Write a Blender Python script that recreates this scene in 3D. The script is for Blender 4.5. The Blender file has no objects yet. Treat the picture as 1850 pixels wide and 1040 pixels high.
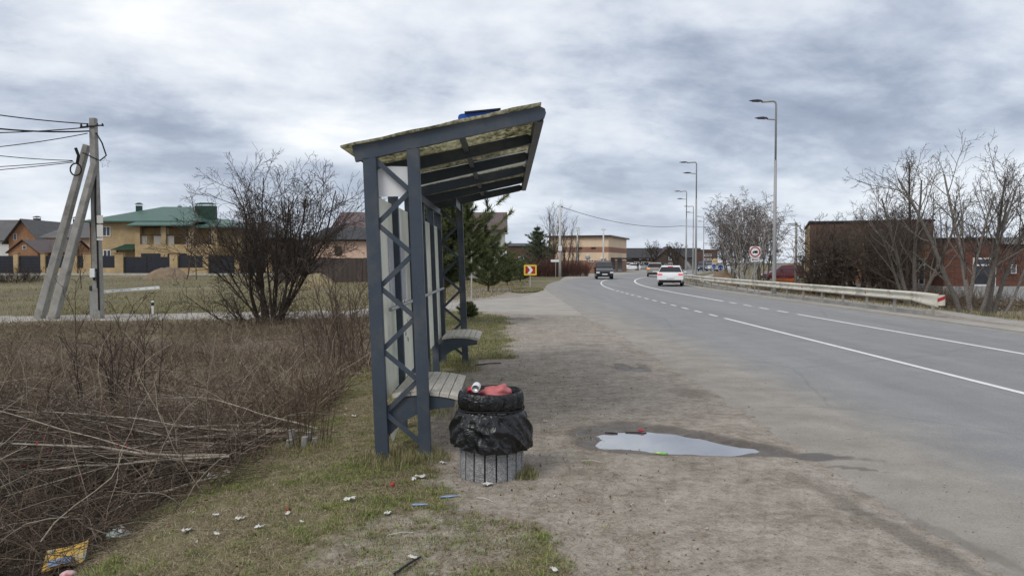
import bpy, bmesh, math, random
import numpy as np
from mathutils import Vector, Matrix
S = bpy.context.scene
C = S.collection
R = math.radians
# ------------------------------------------------------------------ camera
EYE = 1.7; FPX = 1380.0; PITCH = math.atan(46 / FPX)
cam = bpy.data.cameras.new('camera'); camo = bpy.data.objects.new('camera', cam); C.objects.link(camo)
camo.location = (0, 0, EYE); camo.rotation_euler = (R(90) - PITCH, 0, 0)
cam.sensor_width = 36; cam.lens = 36 * FPX / 1850; cam.clip_start = .05; cam.clip_end = 4000
S.camera = camo
# ------------------------------------------------------------------ world
SUN_EL, SUN_AZ = 46, -138          # azimuth measured from +Y (view direction) towards +X
W = bpy.data.worlds.new('World'); S.world = W; W.use_nodes = True
nt = W.node_tree; nt.nodes.clear(); N = nt.nodes.new; LK = nt.links.new
def mth(op, a, b=None, c=None, clamp=False, tree=None):
    t = tree or nt
    n = t.nodes.new('ShaderNodeMath'); n.operation = op; n.use_clamp = clamp
    for i, v in enumerate((a, b, c)):
        if v is None: continue
        if isinstance(v, (int, float)): n.inputs[i].default_value = v
        else: t.links.new(v, n.inputs[i])
    return n.outputs[0]
def ramp(tree, fac, stops, interp='LINEAR'):
    n = tree.nodes.new('ShaderNodeValToRGB'); n.color_ramp.interpolation = interp
    e = n.color_ramp.elements
    while len(e) < len(stops): e.new(.5)
    for i, (p, c) in enumerate(stops):
        e[i].position = p; e[i].color = (*c, 1) if len(c) == 3 else c
    if fac is not None: tree.links.new(fac, n.inputs[0])
    return n.outputs[0]
def mixc(tree, fac, a, b, mode='MIX'):
    n = tree.nodes.new('ShaderNodeMix'); n.data_type = 'RGBA'; n.blend_type = mode
    for s, v in ((n.inputs[0], fac), (n.inputs[6], a), (n.inputs[7], b)):
        if v is None: continue
        if isinstance(v, (int, float)): s.default_value = v
        elif isinstance(v, tuple): s.default_value = (*v, 1)
        else: tree.links.new(v, s)
    return n.outputs[2]
def noise(tree, vec, scale, detail=6, rough=.55, dist=0, dims='3D'):
    n = tree.nodes.new('ShaderNodeTexNoise'); n.noise_dimensions = dims
    n.inputs['Scale'].default_value = scale; n.inputs['Detail'].default_value = detail
    n.inputs['Roughness'].default_value = rough; n.inputs['Distortion'].default_value = dist
    if vec is not None: tree.links.new(vec, n.inputs['Vector'])
    return n.outputs['Fac']
sky = N('ShaderNodeTexSky'); sky.sky_type = 'NISHITA'; sky.sun_disc = False
sky.sun_elevation = R(SUN_EL); sky.sun_rotation = R(SUN_AZ)
tc = N('ShaderNodeTexCoord'); sep = N('ShaderNodeSeparateXYZ'); LK(tc.outputs['Generated'], sep.inputs[0])
zc = mth('ADD', mth('MAXIMUM', sep.outputs[2], 0.0), .26)
comb = N('ShaderNodeCombineXYZ')
LK(mth('DIVIDE', sep.outputs[0], zc), comb.inputs[0]); LK(mth('DIVIDE', sep.outputs[1], zc), comb.inputs[1])
mp = N('ShaderNodeMapping'); mp.vector_type = 'TEXTURE'; LK(comb.outputs[0], mp.inputs['Vector'])
mp.inputs['Location'].default_value = (2.3, 6.3, 0); mp.inputs['Rotation'].default_value = (0, 0, R(24)); mp.inputs['Scale'].default_value = (1.05, .9, 1)
big = noise(nt, mp.outputs[0], .62, 3, .5, .2)
med = noise(nt, mp.outputs[0], 1.5, 10, .54, .25)
fin = noise(nt, mp.outputs[0], 5.0, 8, .6, .15)
val = mth('ADD', mth('ADD', mth('MULTIPLY', big, .62), mth('MULTIPLY', med, .58)), mth('MULTIPLY', fin, .24))
cl = ramp(nt, mth('MULTIPLY_ADD', mth('SUBTRACT', val, .72), 3.0, .57, clamp=True),
          [(.0, (.185, .213, .280)), (.22, (.245, .278, .350)), (.42, (.355, .392, .462)), (.60, (.475, .507, .560)), (.82, (.58, .602, .635)), (1, (.68, .69, .705))])
hz = mth('POWER', mth('SUBTRACT', 1.0, mth('MINIMUM', mth('MULTIPLY', mth('MAXIMUM', sep.outputs[2], 0.0), 5.0), 1.0)), 1.6)
cl = mixc(nt, mth('MULTIPLY', hz, .55), cl, (.50, .55, .63))
cl10 = N('ShaderNodeVectorMath'); cl10.operation = 'SCALE'; LK(cl, cl10.inputs[0]); cl10.inputs['Scale'].default_value = 10.0
fin_sky = mixc(nt, .93, sky.outputs[0], cl10.outputs[0])
bg = N('ShaderNodeBackground'); LK(fin_sky, bg.inputs['Color']); bg.inputs['Strength'].default_value = .1
out = N('ShaderNodeOutputWorld'); LK(bg.outputs[0], out.inputs['Surface'])
# ------------------------------------------------------------------ sun
sl = bpy.data.lights.new('sun', 'SUN'); sl.energy = 1.15; sl.angle = R(26); sl.color = (1, .95, .87)
so = bpy.data.objects.new('sun', sl); C.objects.link(so)
_d = Vector((math.sin(R(SUN_AZ)) * math.cos(R(SUN_EL)), math.cos(R(SUN_AZ)) * math.cos(R(SUN_EL)), math.sin(R(SUN_EL))))
so.rotation_euler = _d.to_track_quat('Z', 'Y').to_euler(); so.location = (-10, -10, 20)
S.view_settings.view_transform = 'Standard'; S.view_settings.look = 'None'
S.view_settings.exposure = 0.62; S.view_settings.gamma = 1
S.cycles.use_denoising = True; S.cycles.max_bounces = 6
# ------------------------------------------------------------------ helpers
rng = np.random.default_rng(7); rnd = random.Random(11)
def at(x, y, Y):
    """point at depth Y seen at pixel x, y of the 1850x1040 picture"""
    u, v = x - 925, 520 - y
    dy = v * math.sin(PITCH) + FPX * math.cos(PITCH); dz = v * math.cos(PITCH) - FPX * math.sin(PITCH)
    t = Y / dy
    return Vector((u * t, Y, EYE + dz * t))
def gp(x, y, z=0.0):
    u, v = x - 925, 520 - y
    dy = v * math.sin(PITCH) + FPX * math.cos(PITCH); dz = v * math.cos(PITCH) - FPX * math.sin(PITCH)
    t = (z - EYE) / dz
    return Vector((u * t, dy * t, z))
def sm(a, b, x):
    t = np.clip((x - a) / (b - a), 0, 1); return t * t * (3 - 2 * t)
def _hash(ix, iy, seed):
    h = (ix.astype(np.int64) * 374761393 + iy.astype(np.int64) * 668265263 + seed * 974634777) & 0xffffffff
    h = ((h ^ (h >> 13)) * 1274126177) & 0xffffffff
    return ((h ^ (h >> 16)) & 0xffff) / 65535.0
def vnoise(x, y, seed=0):
    x = np.asarray(x, float); y = np.asarray(y, float)
    ix = np.floor(x); iy = np.floor(y); fx = x - ix; fy = y - iy
    fx = fx * fx * (3 - 2 * fx); fy = fy * fy * (3 - 2 * fy)
    a = _hash(ix, iy, seed); b = _hash(ix + 1, iy, seed); c = _hash(ix, iy + 1, seed); d = _hash(ix + 1, iy + 1, seed)
    return (a * (1 - fx) + b * fx) * (1 - fy) + (c * (1 - fx) + d * fx) * fy
def fbm(x, y, seed=0, oct=4):
    s = 0; a = .5; t = 0
    for o in range(oct):
        s = s + a * vnoise(x * 2 ** o + 17.3 * o, y * 2 ** o - 9.1 * o, seed + o); t += a; a *= .5
    return s / t
# ---- materials
MATS = {}
def newmat(name):
    m = bpy.data.materials.new(name); m.use_nodes = True; MATS[name] = m
    t = m.node_tree; return m, t, t.nodes['Principled BSDF']
def bump_to(t, b, h, strength, dist=.02):
    n = t.nodes.new('ShaderNodeBump'); n.inputs['Strength'].default_value = strength; n.inputs['Distance'].default_value = dist
    t.links.new(h, n.inputs['Height']); t.links.new(n.outputs[0], b.inputs['Normal'])
def M(name, c1, c2=None, scale=4., rough=.8, bump=.0, bscale=None, metal=0., spec=.3, detail=6, stretch=(1, 1, 1), dirt=None, dirtscale=1.5, trans=0., dist=.01):
    m, t, b = newmat(name)
    tcn = t.nodes.new('ShaderNodeTexCoord'); mpn = t.nodes.new('ShaderNodeMapping'); mpn.inputs['Scale'].default_value = stretch
    t.links.new(tcn.outputs['Object'], mpn.inputs['Vector']); v = mpn.outputs[0]
    if c2 is None: c2 = tuple(x * .78 for x in c1)
    f = noise(t, v, scale, detail, .6)
    col = ramp(t, f, [(.3, c2), (.7, c1)])
    if dirt:
        d = ramp(t, noise(t, v, dirtscale, 5, .65), [(.5, (0, 0, 0)), (.72, (1, 1, 1))])
        col = mixc(t, d, col, dirt)
    t.links.new(col, b.inputs['Base Color'])
    b.inputs['Roughness'].default_value = rough; b.inputs['Metallic'].default_value = metal
    b.inputs['Specular IOR Level'].default_value = spec
    if bump: bump_to(t, b, noise(t, v, bscale or scale * 4, 5, .6), bump, dist)
    if trans:
        tr = t.nodes.new('ShaderNodeBsdfTranslucent'); t.links.new(col, tr.inputs[0])
        mx = t.nodes.new('ShaderNodeMixShader'); mx.inputs[0].default_value = trans
        o = t.nodes['Material Output']; t.links.new(b.outputs[0], mx.inputs[1]); t.links.new(tr.outputs[0], mx.inputs[2]); t.links.new(mx.outputs[0], o.inputs[0])
    return m
def attrmat(name, rough=.85, spec=.2, var=.25, scale=30, trans=0.):
    """material that takes each blade's, twig's or leaf's own colour"""
    m, t, b = newmat(name)
    a = t.nodes.new('ShaderNodeAttribute'); a.attribute_name = 'tint'
    tcn = t.nodes.new('ShaderNodeTexCoord')
    f = ramp(t, noise(t, tcn.outputs['Object'], scale, 4, .6), [(.25, (1 - var,) * 3), (.75, (1 + var * .4,) * 3)])
    col = mixc(t, 1., a.outputs['Color'], f, 'MULTIPLY')
    t.links.new(col, b.inputs['Base Color']); b.inputs['Roughness'].default_value = rough; b.inputs['Specular IOR Level'].default_value = spec
    if trans:
        tr = t.nodes.new('ShaderNodeBsdfTranslucent'); t.links.new(col, tr.inputs[0])
        mx = t.nodes.new('ShaderNodeMixShader'); mx.inputs[0].default_value = trans
        o = t.nodes['Material Output']; t.links.new(b.outputs[0], mx.inputs[1]); t.links.new(tr.outputs[0], mx.inputs[2]); t.links.new(mx.outputs[0], o.inputs[0])
    return m
def brickmat(name, c1, c2, mortar, sx=.25, sz=.075, bump=.5, var=None):
    m, t, b = newmat(name)
    tcn = t.nodes.new('ShaderNodeTexCoord'); sp = t.nodes.new('ShaderNodeSeparateXYZ'); t.links.new(tcn.outputs['Object'], sp.inputs[0])
    cb = t.nodes.new('ShaderNodeCombineXYZ'); t.links.new(mth('ADD', sp.outputs[0], sp.outputs[1], tree=t), cb.inputs[0]); t.links.new(sp.outputs[2], cb.inputs[1])
    br = t.nodes.new('ShaderNodeTexBrick'); t.links.new(cb.outputs[0], br.inputs['Vector'])
    br.inputs['Color1'].default_value = (*c1, 1); br.inputs['Color2'].default_value = (*c2, 1); br.inputs['Mortar'].default_value = (*mortar, 1)
    br.inputs['Scale'].default_value = 1; br.inputs['Brick Width'].default_value = sx; br.inputs['Row Height'].default_value = sz
    br.inputs['Mortar Size'].default_value = .008; br.inputs['Bias'].default_value = 0
    f = ramp(t, noise(t, tcn.outputs['Object'], .7, 6, .65), [(.3, (.72,) * 3), (.7, (1.12,) * 3)])
    t.links.new(mixc(t, 1., br.outputs['Color'], f, 'MULTIPLY'), b.inputs['Base Color'])
    b.inputs['Roughness'].default_value = .9; b.inputs['Specular IOR Level'].default_value = .2
    bump_to(t, b, br.outputs['Fac'], -bump, .01)
    return m
def roofmat(name, c1, c2, pitch=.2, rough=.45):
    m, t, b = newmat(name)
    tcn = t.nodes.new('ShaderNodeTexCoord')
    col = ramp(t, noise(t, tcn.outputs['Object'], .8, 6, .6), [(.3, c2), (.7, c1)])
    w = t.nodes.new('ShaderNodeTexWave'); w.bands_direction = 'X'; w.inputs['Scale'].default_value = .314 / pitch; t.links.new(tcn.outputs['Object'], w.inputs['Vector'])
    w2 = t.nodes.new('ShaderNodeTexWave'); w2.bands_direction = 'Z'; w2.wave_profile = 'SAW'; w2.inputs['Scale'].default_value = 1.2; t.links.new(tcn.outputs['Object'], w2.inputs['Vector'])
    h = mth('ADD', w.outputs['Fac'], w2.outputs['Fac'], tree=t)
    t.links.new(col, b.inputs['Base Color']); b.inputs['Roughness'].default_value = rough; b.inputs['Specular IOR Level'].default_value = .35
    bump_to(t, b, h, .6, .03)
    return m
def glassmat(name, c, rough=.08):
    m, t, b = newmat(name)
    tcn = t.nodes.new('ShaderNodeTexCoord')
    col = ramp(t, noise(t, tcn.outputs['Object'], 1.1, 3, .5), [(.35, tuple(x * .5 for x in c)), (.65, c)])
    t.links.new(col, b.inputs['Base Color']); b.inputs['Roughness'].default_value = rough; b.inputs['Specular IOR Level'].default_value = .6
    return m
# ---- mesh building
class MB:
    def __init__(s): s.v = []; s.f = []
    def add(s, vs, fs):
        o = len(s.v); s.v += [tuple(v) for v in vs]; s.f += [tuple(i + o for i in f) for f in fs]; return s
    def box(s, c, d, rot=None):
        x, y, z = (k / 2 for k in d); vs = [Vector((a * x, b * y, e * z)) for e in (-1, 1) for b in (-1, 1) for a in (-1, 1)]
        if rot is not None: vs = [rot @ v for v in vs]
        c = Vector(c)
        return s.add([v + c for v in vs], [(0, 2, 3, 1), (4, 5, 7, 6), (0, 1, 5, 4), (2, 6, 7, 3), (0, 4, 6, 2), (1, 3, 7, 5)])
    def bb(s, a, b):
        return s.box([(a[i] + b[i]) / 2 for i in range(3)], [abs(b[i] - a[i]) for i in range(3)])
    def cbox(s, c, d, ch):
        """box with chamfered long edges all round"""
        bm = bmesh.new(); bmesh.ops.create_cube(bm, size=1)
        for v in bm.verts: v.co = Vector((v.co.x * d[0], v.co.y * d[1], v.co.z * d[2]))
        bmesh.ops.bevel(bm, geom=bm.edges[:], offset=ch, segments=1, affect='EDGES')
        bm.verts.index_update(); c = Vector(c)
        s.add([v.co + c for v in bm.verts], [[v.index for v in f.verts] for f in bm.faces]); bm.free(); return s
    def beam(s, p, q, w, h, up=(0, 0, 1)):
        p, q = Vector(p), Vector(q); d = (q - p).normalized(); u = Vector(up)
        sd = d.cross(u)
        if sd.length < 1e-4: sd = d.cross(Vector((1, 0, 0)))
        sd.normalize(); u = sd.cross(d).normalized()
        vs = [e + sd * (a * w / 2) + u * (b * h / 2) for e in (p, q) for a, b in ((-1, -1), (1, -1), (1, 1), (-1, 1))]
        return s.add(vs, [(0, 1, 2, 3), (7, 6, 5, 4), (0, 4, 5, 1), (1, 5, 6, 2), (2, 6, 7, 3), (3, 7, 4, 0)])
    def tube(s, pts, rad, n=8, caps=True):
        pts = [Vector(p) for p in pts]
        if not hasattr(rad, '__len__'): rad = [rad] * len(pts)
        d0 = (pts[1] - pts[0]).normalized(); a = d0.orthogonal().normalized(); vs = []
        for i, p in enumerate(pts):
            d = (pts[min(i + 1, len(pts) - 1)] - pts[max(i - 1, 0)]).normalized()
            a = (a - d * a.dot(d)).normalized(); b = d.cross(a)
            vs += [p + (a * math.cos(2 * math.pi * k / n) + b * math.sin(2 * math.pi * k / n)) * rad[i] for k in range(n)]
        fs = [(i * n + k, i * n + (k + 1) % n, (i + 1) * n + (k + 1) % n, (i + 1) * n + k) for i in range(len(pts) - 1) for k in range(n)]
        if caps: fs += [tuple(range(n))[::-1], tuple(range((len(pts) - 1) * n, len(pts) * n))]
        return s.add(vs, fs)
    def lathe(s, prof, n=24, c=(0, 0, 0), axis='z'):
        vs = []
        for r, z in prof:
            for k in range(n):
                a = 2 * math.pi * k / n
                p = (r * math.cos(a), r * math.sin(a), z) if axis == 'z' else (z, r * math.cos(a), r * math.sin(a)) if axis == 'x' else (r * math.cos(a), z, r * math.sin(a))
                vs.append((p[0] + c[0], p[1] + c[1], p[2] + c[2]))
        m = len(prof)
        fs = [(i * n + k, i * n + (k + 1) % n, (i + 1) * n + (k + 1) % n, (i + 1) * n + k) for i in range(m - 1) for k in range(n)]
        if prof[0][0] > 1e-6: fs.append(tuple(range(n))[::-1])
        if prof[-1][0] > 1e-6: fs.append(tuple(range((m - 1) * n, m * n)))
        return s.add(vs, fs)
    def prism(s, poly, axis, a, b):
        """poly in the plane normal to axis, extruded from a to b"""
        def mk(p, t): return {'x': (t, p[0], p[1]), 'y': (p[0], t, p[1]), 'z': (p[0], p[1], t)}[axis]
        n = len(poly)
        return s.add([mk(p, a) for p in poly] + [mk(p, b) for p in poly],
                     [tuple(range(n))[::-1], tuple(range(n, 2 * n))] + [(i, (i + 1) % n, n + (i + 1) % n, n + i) for i in range(n)])
    def build(s, name, mat, parent=None, smooth=False):
        me = bpy.data.meshes.new(name); me.from_pydata(s.v, [], s.f); me.update()
        bm = bmesh.new(); bm.from_mesh(me); bmesh.ops.recalc_face_normals(bm, faces=bm.faces[:]); bm.to_mesh(me); bm.free()
        if smooth: me.polygons.foreach_set('use_smooth', [True] * len(me.polygons))
        return link(name, me, mat, parent)
def link(name, me, mat, parent=None):
    if mat is not None and not me.materials: me.materials.append(MATS[mat] if isinstance(mat, str) else mat)
    o = bpy.data.objects.new(name, me); C.objects.link(o)
    if parent is not None: o.parent = parent
    return o
def npmesh(name, V, F, mat, parent=None, tint=None, smooth=False):
    """V (n,3) float, F (m,3|4) int"""
    me = bpy.data.meshes.new(name); F = np.ascontiguousarray(F, np.int32); k = F.shape[1]
    me.vertices.add(len(V)); me.vertices.foreach_set('co', np.ascontiguousarray(V, np.float32).ravel())
    me.loops.add(F.size); me.loops.foreach_set('vertex_index', F.ravel())
    me.polygons.add(len(F)); me.polygons.foreach_set('loop_start', np.arange(0, F.size, k, dtype=np.int32))
    if smooth: me.polygons.foreach_set('use_smooth', np.ones(len(F), bool))
    me.update(calc_edges=True)
    if tint is not None:
        a = me.color_attributes.new('tint', 'FLOAT_COLOR', 'POINT')
        a.data.foreach_set('color', np.c_[tint, np.ones(len(V))].astype(np.float32).ravel())
    me.validate()
    return link(name, me, mat, parent)
def tubes_np(polys, nsides):
    """polys: list of (pts, radii) -> V, F(quads), index of the polyline each vertex belongs to"""
    groups = {}
    for i, (p, r) in enumerate(polys): groups.setdefault(len(p), []).append(i)
    Vs, Fs, Is = [], [], []; off = 0
    ang = np.arange(nsides) * 2 * np.pi / nsides; ca, sa = np.cos(ang), np.sin(ang)
    for K, idx in groups.items():
        P = np.array([[tuple(q) for q in polys[i][0]] for i in idx]); Rr = np.array([polys[i][1] for i in idx])
        D = np.gradient(P, axis=1); D /= np.linalg.norm(D, axis=2, keepdims=True) + 1e-9
        ref = np.where(np.abs(D[:, :1, 2:3]) > .8, np.array([1., 0, 0]), np.array([0, 0, 1.])); ref = np.repeat(ref, K, 1)
        A = np.cross(D, ref); A /= np.linalg.norm(A, axis=2, keepdims=True) + 1e-9; B = np.cross(D, A)
        V = P[:, :, None, :] + (A[:, :, None, :] * ca[:, None] + B[:, :, None, :] * sa[:, None]) * Rr[:, :, None, None]
        n = len(idx)
        base = (np.arange(n)[:, None, None] * K + np.arange(K - 1)[None, :, None]) * nsides
        k = np.arange(nsides)[None, None, :]; k2 = (k + 1) % nsides
        F = np.stack([base + k, base + k2, base + nsides + k2, base + nsides + k], -1).reshape(-1, 4) + off
        Vs.append(V.reshape(-1, 3)); Fs.append(F); Is.append(np.repeat(np.array(idx), K * nsides)); off += n * K * nsides
    return np.concatenate(Vs), np.concatenate(Fs), np.concatenate(Is)
def tube_obj(name, polys, nsides, mat, parent=None, cols=None, smooth=True):
    V, F, I = tubes_np(polys, nsides)
    return npmesh(name, V, F, mat, parent, None if cols is None else np.asarray(cols)[I], smooth)
def thing(name, label, cat, loc=(0, 0, 0), rot=(0, 0, 0), group=None):
    o = bpy.data.objects.new(name, None); C.objects.link(o); o.empty_display_size = .2
    o.location = loc; o.rotation_euler = rot; return tag(o, label, cat, group)
def tag(o, label, cat, group=None):
    o['label'] = label; o['category'] = cat
    if group: o['group'] = group
    return o
def struct(o, kind='structure'):
    o['kind'] = kind; return o
def copy_tree(o, parent=None):
    c = o.copy(); C.objects.link(c); c.parent = parent
    for ch in list(o.children): copy_tree(ch, c)
    return c
# ---- shared materials
M('blue_grey_paint', (.054, .070, .094), (.042, .055, .075), 3, .45, .05, 40, spec=.4, dirt=(.10, .105, .11), dirtscale=2.2)
M('dark_paint', (.04, .055, .078), (.03, .04, .058), 3, .5, spec=.35)
M('white_board', (.84, .845, .78), (.74, .75, .69), 2.2, .35, .02, 30, dirt=(.50, .52, .46), dirtscale=1.6, stretch=(1, 1, .5), trans=.45)
M('white_plate', (.80, .80, .81), (.73, .74, .75), 3, .4)
M('white_plastic', (.78, .79, .79), (.68, .69, .7), 5, .4)
M('wood_grey', (.60, .565, .50), (.42, .39, .34), 9, .85, .25, 60, stretch=(6, .6, 6))
M('concrete', (.36, .35, .325), (.25, .243, .225), 3.5, .92, .25, 40, dirt=(.19, .185, .17), dirtscale=2)
M('concrete_light', (.50, .485, .45), (.36, .35, .325), 2, .92, .2, 30)
M('black_rubber', (.018, .018, .02), (.012, .012, .013), 6, .8)
M('black_metal', (.022, .022, .026), (.014, .014, .017), 5, .5)
M('galvanised', (.40, .41, .42), (.30, .31, .325), 3, .45, metal=.4, stretch=(2, 2, .4))
M('cream_metal', (.62, .60, .52), (.50, .48, .41), 1.6, .5, .05, 20, dirt=(.34, .31, .25), dirtscale=3)
M('red_paint', (.42, .03, .035), (.33, .025, .03), 5, .5)
M('yellow_paint', (.80, .58, .06), (.72, .5, .05), 5, .5)
M('blue_paint', (.02, .09, .42), (.016, .075, .36), 5, .45)
M('white_paint', (.72, .72, .71), (.6, .6, .59), 14, .7, dirt=(.42, .41, .4), dirtscale=5)
M('window_frame', (.74, .74, .73), (.66, .66, .65), 4, .5)
glassmat('glass_dark', (.045, .055, .075)); glassmat('glass_pale', (.16, .18, .2), .12); glassmat('car_glass', (.018, .02, .025), .06)
# ================================================================== SETTING
def lat(Y):
    """sideways drift of the road: straight at first, then a bend to the right"""
    Y = np.asarray(Y, float)
    c = np.clip(Y - 45, 0, 50)
    return .25 - .012 * np.clip(Y, -30, 40) + c * c / 300 + np.clip(Y - 95, 0, None) / 3
EL, LA, LB, ER, RAIL = 2.4, 6.5, 9.4, 12.6, 13.2
def puddle_r(X, Y):
    a = R(-24); dx, dy = X - 1.50, Y - 7.22
    u = dx * math.cos(a) + dy * math.sin(a); v = -dx * math.sin(a) + dy * math.cos(a)
    return np.sqrt((u / .80) ** 2 + (v / (.46 - .22 * np.clip(u, -.7, .7))) ** 2) + (fbm(X * 2.6, Y * 2.6, 91, 3) - .5) * .45
def wet_dark(X, Y):
    w = 1 - sm(1.0, 1.55, puddle_r(X, Y))
    n = fbm(X * 5, Y * 5, 33, 4)
    def patch(cx, cy, ax, ay, rot, amt):
        a = R(rot); dx, dy = X - cx, Y - cy; u = dx * math.cos(a) + dy * math.sin(a); v = -dx * math.sin(a) + dy * math.cos(a)
        return amt * (1 - sm(.45, 1.15, np.sqrt((u / ax) ** 2 + (v / ay) ** 2) + (n - .5) * 1.5))
    w = np.maximum(w, patch(2.62, 6.66, .62, .16, -14, .95))
    w = np.maximum(w, patch(2.78, 6.30, .40, .07, -32, .6))
    w = np.maximum(w, patch(2.02, 12.3, .42, .55, 10, .75))
    w = np.maximum(w, patch(1.5, 15.6, .6, .5, 0, .4))
    w = np.maximum(w, patch(2.3, 9.9, .35, .7, 10, .4))
    w = np.maximum(w, patch(2.42, 4.85, .13, 1.3, 8, .5))
    w = np.maximum(w, patch(2.75, 4.6, .10, 1.4, 10, .42))
    w = np.maximum(w, patch(.35, 23.2, .5, .9, 0, .55))
    w = np.maximum(w, patch(.42, 6.05, .3, .22, 0, .35))  # darker patch just right of the bin
    return w
def dirt_left(Y):
    return np.interp(Y, [2, 3, 4, 5, 5.6, 6.4, 7.0, 12.8, 13.6, 24, 27, 30], [.55, .5, .30, .02, -.35, -.62, -.85, -.85, -.15, -.05, -1.2, -3])
def mask_dirt(X, Y):
    n = fbm(X * 1.7, Y * 1.7, 5, 4) - .5
    d = sm(-.28, .22, X - dirt_left(Y) + n * 1.1)
    d = np.maximum(d, (1 - sm(.5, 1.05, np.hypot((X + .55) / .75, (Y - 4.7) / .9) + n * .9)) * .6)
    return d * sm(60, 40, Y)
def HT(X, Y):
    X = np.asarray(X, float); Y = np.asarray(Y, float)
    L = lat(Y)
    near = np.interp(X, [-300, -20, -7, -4.8, -3.5, -2.5, -1.5, -.6, 2.15, 3.2], [-.65, -.65, -.56, -.74, -.56, -.16, -.03, 0, .014, -.03])
    far = np.interp(X, [-300, -20, -7, -1.5, 0], [-.65, -.65, -.43, -.05, -.03])
    w = sm(19, 26, Y); z = near * (1 - w) + far * w
    z = z + 1.12 * sm(38, 88, Y) * sm(-2, -10, X)
    z = np.where(X > 13.4 + L, -.03 - .47 * sm(1.5, 6.5, X - 13.4 - L), z)
    n1 = fbm(X * .8, Y * .8, 2, 4) - .5; n2 = fbm(X * 5, Y * 5, 3, 4) - .5
    off = sm(-1.0, -3.0, X) * sm(100, 30, Y)
    z = z + n1 * .16 * off + n2 * np.where(X < 2.0, .030, .030) * sm(26, 12, Y) * sm(3.3, 2.9, X)
    z = z - .075 * (1 - sm(.45, 1.45, puddle_r(X, Y))) * (Y < 12)
    # second shallow hollow by the road edge
    z = z - .05 * (1 - sm(.3, 1.1, np.hypot((X - 2.02) / .55, (Y - 12.3) / .6)))
    inside = (X > 3.3 + L) & (X < 12.9 + L)
    z = np.where(inside, np.minimum(z, -.03), z)
    z = np.where((Y > 40) & (X > -1 + 0 * L), np.minimum(z, -.03), z)
    return z
def axis(parts):
    a = [parts[0][0]]
    for lo, hi, st in parts: a += list(np.arange(lo + st, hi + 1e-6, st))
    return np.array(a)
gx = axis([(-2500, -500, 400), (-500, -100, 40), (-100, -30, 2.5), (-30, -8, .55), (-8, -3, .2), (-3, 3.6, .055), (3.6, 16, .6), (16, 30, .8), (30, 100, 5), (100, 500, 50), (500, 2500, 500)])
gy = axis([(-300, -20, 70), (-20, 2, 1.1), (2, 9, .055), (9, 16, .12), (16, 40, .3), (40, 100, 1), (100, 250, 6), (250, 600, 50), (600, 3400, 700)])
GX, GY = np.meshgrid(gx, gy, indexing='ij')
GZ = HT(GX, GY)
def grid_faces(n, m):
    i = np.arange(n - 1)[:, None] * m + np.arange(m - 1)[None, :]
    return np.stack([i, i + m, i + m + 1, i + 1], -1).reshape(-1, 4)
def green_mask(X, Y):
    n = fbm(X * 1.3, Y * 1.3, 21, 4); n2 = fbm(X * .35, Y * .35, 22, 3)
    g = sm(.33, .55, n * .75 + n2 * .35 - .02)
    return g * (1 - mask_dirt(X, Y)) * (1 - .75 * sm(26, 36, Y))
md = mask_dirt(GX, GY); mg = green_mask(GX, GY); mw = wet_dark(GX, GY) * (GY < 40)
mbr = sm(-2.2, -3.1, GX) * sm(25, 20, GY) * (GY < 26)
m, t, b = newmat('ground')
tcn = t.nodes.new('ShaderNodeTexCoord'); v = tcn.outputs['Object']
a1 = t.nodes.new('ShaderNodeAttribute'); a1.attribute_name = 'tint'; sp = t.nodes.new('ShaderNodeSeparateColor'); t.links.new(a1.outputs['Color'], sp.inputs[0])
a2 = t.nodes.new('ShaderNodeAttribute'); a2.attribute_name = 'wet_dark_amt'
nf = noise(t, v, 9, 8, .65); nc = noise(t, v, .35, 6, .6); nff = noise(t, v, 70, 6, .7); nm = noise(t, v, 2.3, 6, .6)
dirtc = ramp(t, mth('ADD', mth('MULTIPLY', nf, .42, tree=t), mth('ADD', mth('MULTIPLY', nm, .33, tree=t), mth('MULTIPLY', noise(t, v, 26, 6, .7), .25, tree=t), tree=t), tree=t), [(.38, (.165, .138, .112)), (.46, (.245, .212, .177)), (.53, (.315, .278, .238)), (.62, (.395, .355, .31))])
dirtc = mixc(t, 1., dirtc, ramp(t, nff, [(.34, (.35, .34, .33)), (.43, (.88, .88, .88)), (.6, (1.06, 1.06, 1.06)), (.74, (1.5, 1.48, 1.46))]), 'MULTIPLY')
nfl = noise(t, v, .11, 5, .6)
field = ramp(t, mth('ADD', mth('MULTIPLY', nfl, .55, tree=t), mth('MULTIPLY', nm, .45, tree=t), tree=t), [(.36, (.10, .078, .055)), (.45, (.155, .125, .08)), (.52, (.15, .14, .07)), (.58, (.205, .168, .108)), (.68, (.26, .215, .15))])
field = mixc(t, 1., field, ramp(t, nff, [(.3, (.55,) * 3), (.55, (1,) * 3), (.8, (1.25,) * 3)]), 'MULTIPLY')
grassc = ramp(t, nf, [(.34, (.085, .078, .040)), (.5, (.155, .135, .075)), (.66, (.25, .215, .135))])
brushc = ramp(t, nf, [(.36, (.06, .046, .035)), (.5, (.13, .10, .075)), (.66, (.23, .185, .135))])
def soft(x, lo, hi):
    return ramp(t, mth('ADD', x, mth('MULTIPLY', mth('SUBTRACT', nf, .5, tree=t), .7, tree=t), tree=t), [(lo, (0, 0, 0)), (hi, (1, 1, 1))])
col = mixc(t, soft(sp.outputs[1], .35, .65), field, grassc)
col = mixc(t, soft(sp.outputs[2], .3, .7), col, brushc)
col = mixc(t, soft(sp.outputs[0], .3, .7), col, dirtc)
wm = soft(a2.outputs['Fac'], .2, .75)
col = mixc(t, wm, col, mixc(t, 1., col, (.36, .34, .33), 'MULTIPLY'))
t.links.new(col, b.inputs['Base Color'])
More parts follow.
